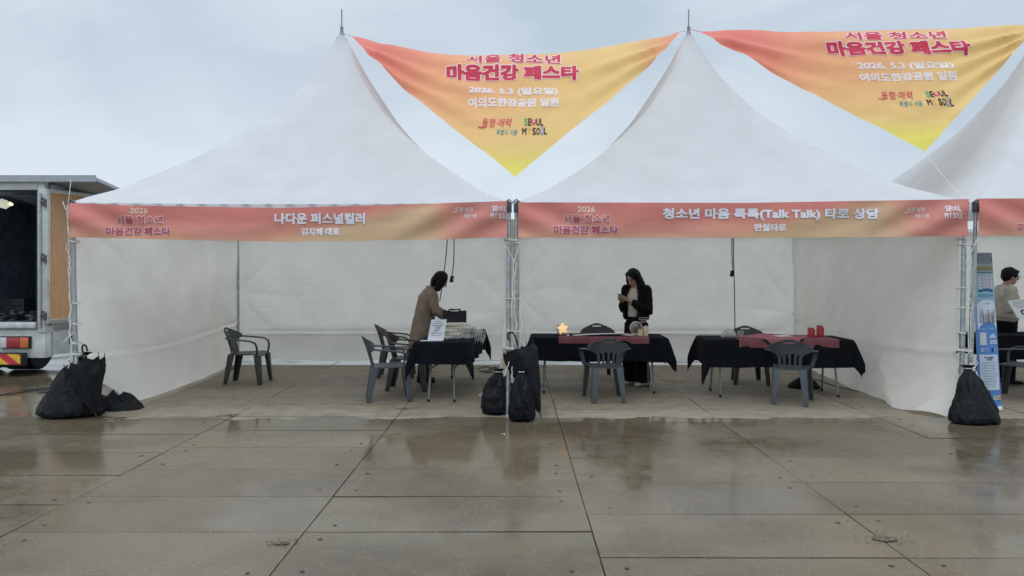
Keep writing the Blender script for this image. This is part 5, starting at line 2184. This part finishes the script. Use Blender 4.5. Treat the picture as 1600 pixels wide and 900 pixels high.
# ------------------------------------------------------------------ people
def hand(mb, wrist, direc, side, curl=.5, s=1.0, thumb=1):
    """Palm, four curled fingers and a side thumb, added to a body before it is skinned."""
    d = Vector(direc).normalized()
    sd = Vector(side).normalized()
    nrm = d.cross(sd).normalized()
    w = Vector(wrist)
    palm = w + d * .085 * s
    mb.tube([w, w + d * .04 * s, palm], [(.024 * s, .018 * s), (.036 * s, .015 * s), (.038 * s, .013 * s)], 10, ref=sd)
    for k, (off, ln) in enumerate(((-.028, .065), (-.0095, .075), (.0095, .072), (.028, .056))):
        p0 = palm - d * .012 + sd * off * s
        p1 = p0 + (d * math.cos(curl * .4) + nrm * math.sin(curl * .4)) * ln * .5 * s
        p2 = p1 + (d * math.cos(curl * 1.2) + nrm * math.sin(curl * 1.2)) * ln * .32 * s
        p3 = p2 + (d * math.cos(curl * 2) + nrm * math.sin(curl * 2)) * ln * .25 * s
        mb.tube([p0, p1, p2, p3], [.0088 * s, .0082 * s, .0076 * s, .0068 * s], 8, dome=True)
    t0 = w + d * .025 * s + sd * thumb * .028 * s
    t1 = t0 + (d * .7 + sd * thumb * .6 + nrm * .35).normalized() * .04 * s
    t2 = t1 + (d * .9 + sd * thumb * .1 + nrm * .4).normalized() * .03 * s
    mb.tube([t0, t1, t2], [.012 * s, .010 * s, .008 * s], 8, dome=True)


def head(mb, c, fwd, up, s=1.0):
    """Skull, jaw, nose, ears; returns frame vectors for the face."""
    f, u = Vector(fwd).normalized(), Vector(up)
    u = (u - f * u.dot(f)).normalized()
    r = f.cross(u)
    rot = Matrix((r, f, u)).transposed()
    c = Vector(c)
    mb.ball(c + u * .02 * s, (.074 * s, .092 * s, .098 * s), 18, rot=rot)
    mb.ball(c - u * .045 * s + f * .024 * s, (.056 * s, .062 * s, .070 * s), 14, rot=rot)
    mb.ball(c - u * .092 * s + f * .062 * s, (.024 * s, .020 * s, .018 * s), 10, rot=rot)
    mb.tube([c + f * .088 * s + u * .015 * s, c + f * .108 * s - u * .026 * s], [.009 * s, .015 * s], 8, dome=True)
    mb.ball(c + f * .086 * s - u * .056 * s, (.024 * s, .012 * s, .009 * s), 8, rot=rot)
    for sx in (-1, 1):
        mb.ball(c + r * sx * .076 * s - u * .008 * s - f * .005 * s, (.010 * s, .020 * s, .030 * s), 8, rot=rot)
    return c, f, u, r


def face(par, c, f, u, r, s=1.0):
    for sx in (-1, 1):
        m = MB()
        m.ball(c + r * sx * .032 * s + f * .083 * s + u * .008 * s, (.011 * s, .008 * s, .006 * s), 8, rot=Matrix((r, f, u)).transposed())
        m.build('eye', M['dark_eye'], par)
        m = MB()
        m.tube([c + r * sx * .016 * s + f * .091 * s + u * .028 * s, c + r * sx * .050 * s + f * .078 * s + u * .030 * s], .0045 * s, 6)
        m.build('eyebrow', M['hair'], par)
    m = MB()
    m.tube([c - r * .022 * s + f * .088 * s - u * .056 * s, c + f * .099 * s - u * .056 * s, c + r * .022 * s + f * .088 * s - u * .056 * s], .0055 * s, 6)
    m.build('mouth', M['lip'], par)


def wr(amp, sc, seed):
    return lambda co: amp * fbm(co.x * sc, co.y * sc, co.z * sc * .7 + seed, 3)


V3 = Vector


def woman_in_coat():
    g = G(662, 597)
    t = thing('person', 'person in a long tan coat with dark bobbed hair leaning over the sign table', 'person', (g.x, g.y, 0), R(8))
    # local: +X ahead, +Y to her left, Z up
    b = MB()
    neck = V3((.16, 0, 1.36))
    hc = V3((.245, -.005, 1.475))
    c, f, u, r = head(b, hc, (.80, -.10, -.56), (.55, 0, .85))
    b.tube([(.10, 0, 1.28), neck, hc - u * .03 - f * .02], [.062, .052, .05], 12)
    b.tube([(.0, 0, .86), (.0, 0, .95), (.03, 0, 1.08), (.08, 0, 1.22), (.11, 0, 1.32)], [(.13, .16), (.12, .15), (.11, .13), (.12, .165), (.07, .10)], 18, ref=(1, 0, 0), dome=True)
    for sy in (-1, 1):
        b.tube([(.0, sy * .085, .88), (.01, sy * .09, .50), (-.02, sy * .09, .10)], [.082, .058, .042], 12, dome=True)
        b.tube([(-.03, sy * .09, .06), (.05, sy * .095, .045), (.13, sy * .10, .035)], [.045, .042, .03], 10, dome=True)
    LA = [(.11, .17, 1.28), (.18, .21, 1.05), (.40, .13, .93)]
    RA = [(.11, -.17, 1.28), (.17, -.215, 1.04), (.37, -.14, .90)]
    for arm, th in ((LA, -1), (RA, 1)):
        b.tube(arm, [.046, .038, .028], 10, dome=True)
        d = V3(arm[2]) - V3(arm[1])
        hand(b, arm[2], d + V3((0, 0, -.06)), (0, 1, 0), .5, thumb=th)
    skin('body', b, M['skin'], t, .0075, 3)
    face(t, c, f, u, r)
    # trousers
    q = MB()
    for sy in (-1, 1):
        q.tube([(.0, sy * .08, .90), (.01, sy * .092, .50), (-.02, sy * .095, .07)], [.095, .078, .070], 14)
    skin('trousers', q, M['black_wear'], t, .012, 2, wr(.006, 9, 1))
    for sy in (-1, 1):
        s_ = MB()
        s_.tube([(-.06, sy * .09, .045), (.05, sy * .095, .045), (.14, sy * .10, .03)], [(.050, .045), (.048, .042), (.036, .026)], 12, dome=True)
        s_.build('shoe', M['black_bag'], t)
    # coat: body, collar, sleeves
    k = MB()
    k.tube([(-.02, 0, .50), (-.015, 0, .70), (.0, 0, .90), (.03, 0, 1.06), (.07, 0, 1.20), (.10, 0, 1.30), (.13, 0, 1.365)],
           [(.20, .225), (.18, .21), (.158, .19), (.145, .175), (.15, .195), (.115, .16), (.068, .075)], 26, ref=(1, 0, 0))
    for arm in (LA, RA):
        w_ = V3(arm[2])
        e_ = V3(arm[1])
        k.tube([arm[0], e_, e_.lerp(w_, .96)], [.078, .064, .053], 14, dome=True)
    k.tube([(.115, -.06, 1.375), (.06, -.02, 1.37), (.06, .02, 1.37), (.115, .06, 1.375)], [.03, .035, .035, .03], 10)
    skin('coat', k, M['coat'], t, .010, 3, wr(.010, 7, 3))
    bt = MB()
    for z in (.78, .92, 1.06):
        bt.ball((.165 if z < 1 else .17, -.02, z), (.006, .012, .012), 8)
    # hair: bob falling forward past the cheek
    h = MB()
    rot = Matrix((r, f, u)).transposed()
    h.ball(c + u * .03 - f * .022, (.098, .108, .112), 18, rot=rot)
    h.tube([c - f * .075 + u * .05, c - f * .075 - u * .05, c - f * .045 - u * .135], [(.085, .05), (.092, .055), (.07, .04)], 14, ref=r)
    for sx in (-1, 1):
        h.tube([c + r * sx * .07 + u * .06 + f * .01, c + r * sx * .084 - u * .03 + f * .025, c + r * sx * .078 - u * .14 + f * .035], [(.03, .06), (.028, .06), (.018, .04)], 12, ref=r, dome=True)
    skin('hair', h, M['hair'], t, .009, 2, wr(.007, 22, 4))
    return t


def woman_with_phone():
    g = G(994, 601)
    t = thing('person', 'person in a black bomber jacket with long dark hair looking down at a phone', 'person', (g.x, g.y, 0), R(-138))
    b = MB()
    neck = V3((.02, 0, 1.40))
    hc = V3((.065, 0, 1.515))
    c, f, u, r = head(b, hc, (.86, .02, -.50), (.45, 0, .9))
    b.tube([(.0, 0, 1.30), neck, hc - u * .04 - f * .02], [.060, .050, .048], 12)
    b.tube([(.0, 0, .88), (.0, 0, .98), (-.005, 0, 1.10), (.0, 0, 1.25), (.0, 0, 1.36)], [(.11, .155), (.10, .13), (.10, .125), (.105, .165), (.07, .11)], 18, ref=(1, 0, 0), dome=True)
    for sy in (-1, 1):
        b.tube([(.0, sy * .085, .90), (.015, sy * .09, .50), (-.01, sy * .10, .09)], [.082, .058, .042], 12, dome=True)
        b.tube([(-.03, sy * .10, .055), (.05, sy * .11, .045), (.12, sy * .118, .035)], [.045, .042, .03], 10, dome=True)
    LA = [(.0, .175, 1.33), (-.01, .225, 1.06), (.215, .075, 1.185)]
    RA = [(.0, -.175, 1.33), (-.01, -.225, 1.06), (.215, -.075, 1.19)]
    for arm, th in ((LA, -1), (RA, 1)):
        b.tube(arm, [.046, .038, .027], 10, dome=True)
        d = V3(arm[2]) - V3(arm[1])
        hand(b, arm[2], V3((d.x, d.y * .45, .07)), (0, 1, 0), .75, thumb=th)
    skin('body', b, M['skin'], t, .0075, 3)
    face(t, c, f, u, r)
    q = MB()
    q.tube([(.0, 0, .80), (.0, 0, .90), (.0, 0, 1.02)], [(.125, .165), (.12, .155), (.105, .135)], 18, ref=(1, 0, 0), dome=True)
    for sy in (-1, 1):
        q.tube([(.0, sy * .085, .88), (.01, sy * .10, .50), (.0, sy * .115, .045)], [.10, .098, .112], 16)
    skin('trousers', q, M['black_wear'], t, .012, 2, wr(.008, 8, 1))
    for sy in (-1, 1):
        s_ = MB()
        s_.tube([(-.07, sy * .105, .038), (.05, sy * .112, .040), (.15, sy * .122, .028)], [(.046, .038), (.046, .038), (.036, .024)], 12, dome=True)
        s_.build('shoe', M['shoe'], t)
    sh = MB()
    sh.tube([(.012, 0, .97), (.012, 0, 1.10), (.012, 0, 1.25), (.012, 0, 1.37)], [(.112, .11), (.108, .105), (.11, .12), (.066, .07)], 20, ref=(1, 0, 0))
    skin('shirt', sh, M['cream_top'], t, .010, 3)
    # open jacket: back shell plus two front panels, sleeves with white cuffs
    k = MB()

    def shell(u_, v_):
        a_ = lerp(.62, 2 * math.pi - .62, u_)             # opening towards +X
        z = lerp(.925, 1.40, v_)
        rx = interp(v_, [0, .12, .45, .75, .9, 1], [.140, .155, .150, .140, .105, .07])
        ry = interp(v_, [0, .12, .45, .75, .9, 1], [.185, .205, .20, .205, .15, .085])
        q_ = 1 + .05 * fbm(2 * math.cos(a_), 2 * math.sin(a_), v_ * 4)
        return (-.005 + rx * q_ * math.cos(a_), ry * q_ * math.sin(a_), z)
    k.grid(shell, 36, 24)
    k2 = k.build('jacket', M['black_wear'], t, solid=.012)
    for arm in (LA, RA):
        sl = MB()
        w_, e_, s0 = V3(arm[2]), V3(arm[1]), V3(arm[0])
        sl.tube([s0 + V3((0, 0, .02)), s0.lerp(e_, .5), e_, e_.lerp(w_, .5), e_.lerp(w_, .84)], [.078, .076, .072, .066, .050], 14, dome=True)
        skin('sleeve', sl, M['black_wear'], t, .010, 2, wr(.008, 11, 6))
    for v0 in (.020, .075):
        hm = MB()
        hm.grid(lambda u_, v_: tuple(V3(shell(lerp(.02, .98, u_), v0 + v_ * .014)) * 1.0 + V3((math.cos(lerp(.62, 5.66, u_)), math.sin(lerp(.62, 5.66, u_)), 0)) * .016), 36, 1)
        hm.build('hem_stripe', M['stripe'], k2)
    h = MB()
    rot = Matrix((r, f, u)).transposed()
    h.ball(c + u * .034 - f * .020, (.094, .104, .106), 18, rot=rot)
    h.tube([c - f * .07 + u * .05, V3((-.055, 0, 1.45)), V3((-.10, .02, 1.30)), V3((-.125, .03, 1.17))], [(.085, .05), (.10, .05), (.105, .04), (.07, .025)], 16, ref=(0, 1, 0), dome=True)
    h.tube([c + r * -.07 + u * .06, c + r * -.088 - u * .05 + f * .01, V3((.02, .13, 1.33)), V3((.03, .14, 1.22))], [(.03, .05), (.03, .055), (.025, .04), (.015, .025)], 12, dome=True)
    h.tube([c + r * .07 + u * .06, c + r * .086 - u * .05 + f * .01, V3((.03, -.10, 1.37))], [(.03, .05), (.027, .05), (.018, .03)], 12, dome=True)
    skin('hair', h, M['hair'], t, .009, 2, wr(.007, 22, 4))
    # the phone is a thing of its own
    ph = MB()
    ph.box((0, 0, 0), (.074, .150, .009))
    p_ = Matrix.Rotation(R(-138), 3, 'Z') @ V3((.315, 0, 1.262)) + V3((g.x, g.y, 0))
    o = ph.build('smartphone', [M['phone']], None, bevel=.003, loc=tuple(p_))
    o.rotation_euler = (R(28), 0, R(-138 - 90))
    tag(o, 'pale smartphone held up in both hands', 'phone')
    return t


def person_with_board():
    g = G(1573, 599)
    t = thing('person', 'person in a beige sweatshirt with glasses holding a white number board', 'person', (g.x, g.y, 0), R(-14))
    b = MB()
    hc = V3((.045, 0, 1.535))
    c, f, u, r = head(b, hc, (.97, .12, -.12), (.12, 0, 1))
    b.tube([(-.01, 0, 1.32), (.0, 0, 1.42), hc - u * .04 - f * .015], [.066, .056, .052], 12)
    b.tube([(.0, 0, .88), (.0, 0, .98), (-.005, 0, 1.10), (-.01, 0, 1.26), (-.005, 0, 1.37)], [(.12, .16), (.11, .15), (.11, .15), (.12, .18), (.07, .12)], 18, ref=(1, 0, 0), dome=True)
    for sy in (-1, 1):
        b.tube([(.0, sy * .085, .90), (.015, sy * .09, .50), (-.01, sy * .095, .09)], [.086, .060, .044], 12, dome=True)
        b.tube([(-.03, sy * .10, .055), (.05, sy * .105, .045), (.13, sy * .11, .035)], [.045, .042, .03], 10, dome=True)
    LA = [(-.01, .19, 1.34), (.0, .235, 1.08), (.20, .12, 1.13)]
    RA = [(-.01, -.19, 1.34), (-.04, -.235, 1.07), (.19, -.15, 1.09)]
    for arm, th in ((LA, -1), (RA, 1)):
        b.tube(arm, [.048, .040, .029], 10, dome=True)
        d = V3(arm[2]) - V3(arm[1])
        hand(b, arm[2], V3((d.x, d.y * .3, d.z)), (0, 1, 0), .7, thumb=th)
    skin('body', b, M['skin'], t, .0075, 3)
    face(t, c, f, u, r)
    q = MB()
    q.tube([(.0, 0, .80), (.0, 0, .90), (.0, 0, 1.0)], [(.13, .17), (.128, .165), (.115, .155)], 18, ref=(1, 0, 0), dome=True)
    for sy in (-1, 1):
        q.tube([(.0, sy * .085, .88), (.012, sy * .095, .50), (-.005, sy * .10, .06)], [.10, .085, .075], 16)
    skin('trousers', q, M['black_wear'], t, .012, 2, wr(.007, 8, 1))
    for sy in (-1, 1):
        s_ = MB()
        s_.tube([(-.07, sy * .10, .038), (.05, sy * .106, .040), (.15, sy * .115, .028)], [(.046, .038), (.046, .038), (.036, .024)], 12, dome=True)
        s_.build('shoe', M['black_bag'], t)
    k = MB()
    k.tube([(.0, 0, .905), (.0, 0, .94), (.0, 0, .96), (-.002, 0, 1.10), (-.01, 0, 1.27), (-.01, 0, 1.37), (.0, 0, 1.42)],
           [(.140, .178), (.142, .182), (.165, .205), (.160, .20), (.148, .21), (.095, .14), (.068, .07)], 26, ref=(1, 0, 0))
    for arm in (LA, RA):
        w_, e_ = V3(arm[2]), V3(arm[1])
        k.tube([arm[0], e_, e_.lerp(w_, .95)], [.084, .070, .050], 14, dome=True)
    skin('sweatshirt', k, M['sweat'], t, .010, 3, wr(.011, 8, 3))
    h = MB()
    rot = Matrix((r, f, u)).transposed()
    h.ball(c + u * .045 - f * .018, (.097, .105, .094), 18, rot=rot)
    h.ball(c + u * .005 - f * .055, (.085, .065, .085), 16, rot=rot)
    for sx in (-1, 1):
        h.ball(c + r * sx * .066 + u * .032 + f * .012, (.026, .055, .045), 12, rot=rot)
    h.ball(c + u * .075 + f * .055, (.075, .045, .032), 12, rot=rot)
    skin('hair', h, M['hair'], t, .009, 2, wr(.008, 26, 4))
    gl_ = MB()
    for sx in (-1, 1):
        gl_.tube([c + r * (sx * .034 + .024 * math.cos(a_)) + f * .104 + u * (.006 + .020 * math.sin(a_)) for a_ in np.linspace(0, 2 * math.pi, 15)], .0028, 6)
        gl_.tube([c + r * sx * .058 + f * .102 + u * .010, c + r * sx * .080 - f * .005 + u * .010], .0028, 6)
    gl_.tube([c - r * .010 + f * .106 + u * .008, c + r * .010 + f * .106 + u * .008], .0028, 6)
    gl_.build('glasses', M['steel_dark'], t)
    # number board, held in front
    bd = thing('number_board', 'white board with two dark zeros held by the person in beige', 'board', (0, 0, 0))
    a, b_, c_, d_ = P(1590, 498, 9.75), P(1622, 493, 9.95), P(1608, 466, 10.12), P(1574, 471, 9.92)
    nrm_ = (b_ - a).cross(d_ - a).normalized()
    if nrm_.y > 0: nrm_ = -nrm_

    def bf(x, y, l=0.0):
        return a.lerp(b_, x).lerp(d_.lerp(c_, x), y) + nrm_ * l
    m = MB()
    m.grid(lambda x, y: bf(x, y, .010), 4, 4, col=lambda x, y: (.70, .71, .70))
    for yy, x0, x1 in ((.88, .10, .75), (.77, .12, .9), (.66, .12, .8), (.56, .2, .5)):
        x = x0
        while x < x1:
            w = random.uniform(.04, .09)
            m.add([bf(x, yy - .025, .012), bf(x + w, yy - .025, .012), bf(x + w, yy + .025, .012), bf(x, yy + .025, .012)], [(0, 1, 2, 3)], 0, (.22, .23, .24))
            x += w + .025
    text(m, '00', .52, -.27, .50, .30, lambda x, y, l: bf(x, -y, l), [(.04, (.03, .03, .03), .013)], 24)
    m.build('printed_face', M['board'], bd, smooth=False, weld=False)
    m = MB()
    m.add([bf(0, 0, -.002), bf(1, 0, -.002), bf(1, 1, -.002), bf(0, 1, -.002)], [(0, 1, 2, 3)])
    m.build('backing', M['paper'], bd, solid=.008, smooth=False)
    return t


woman_in_coat()
woman_with_phone()
person_with_board()
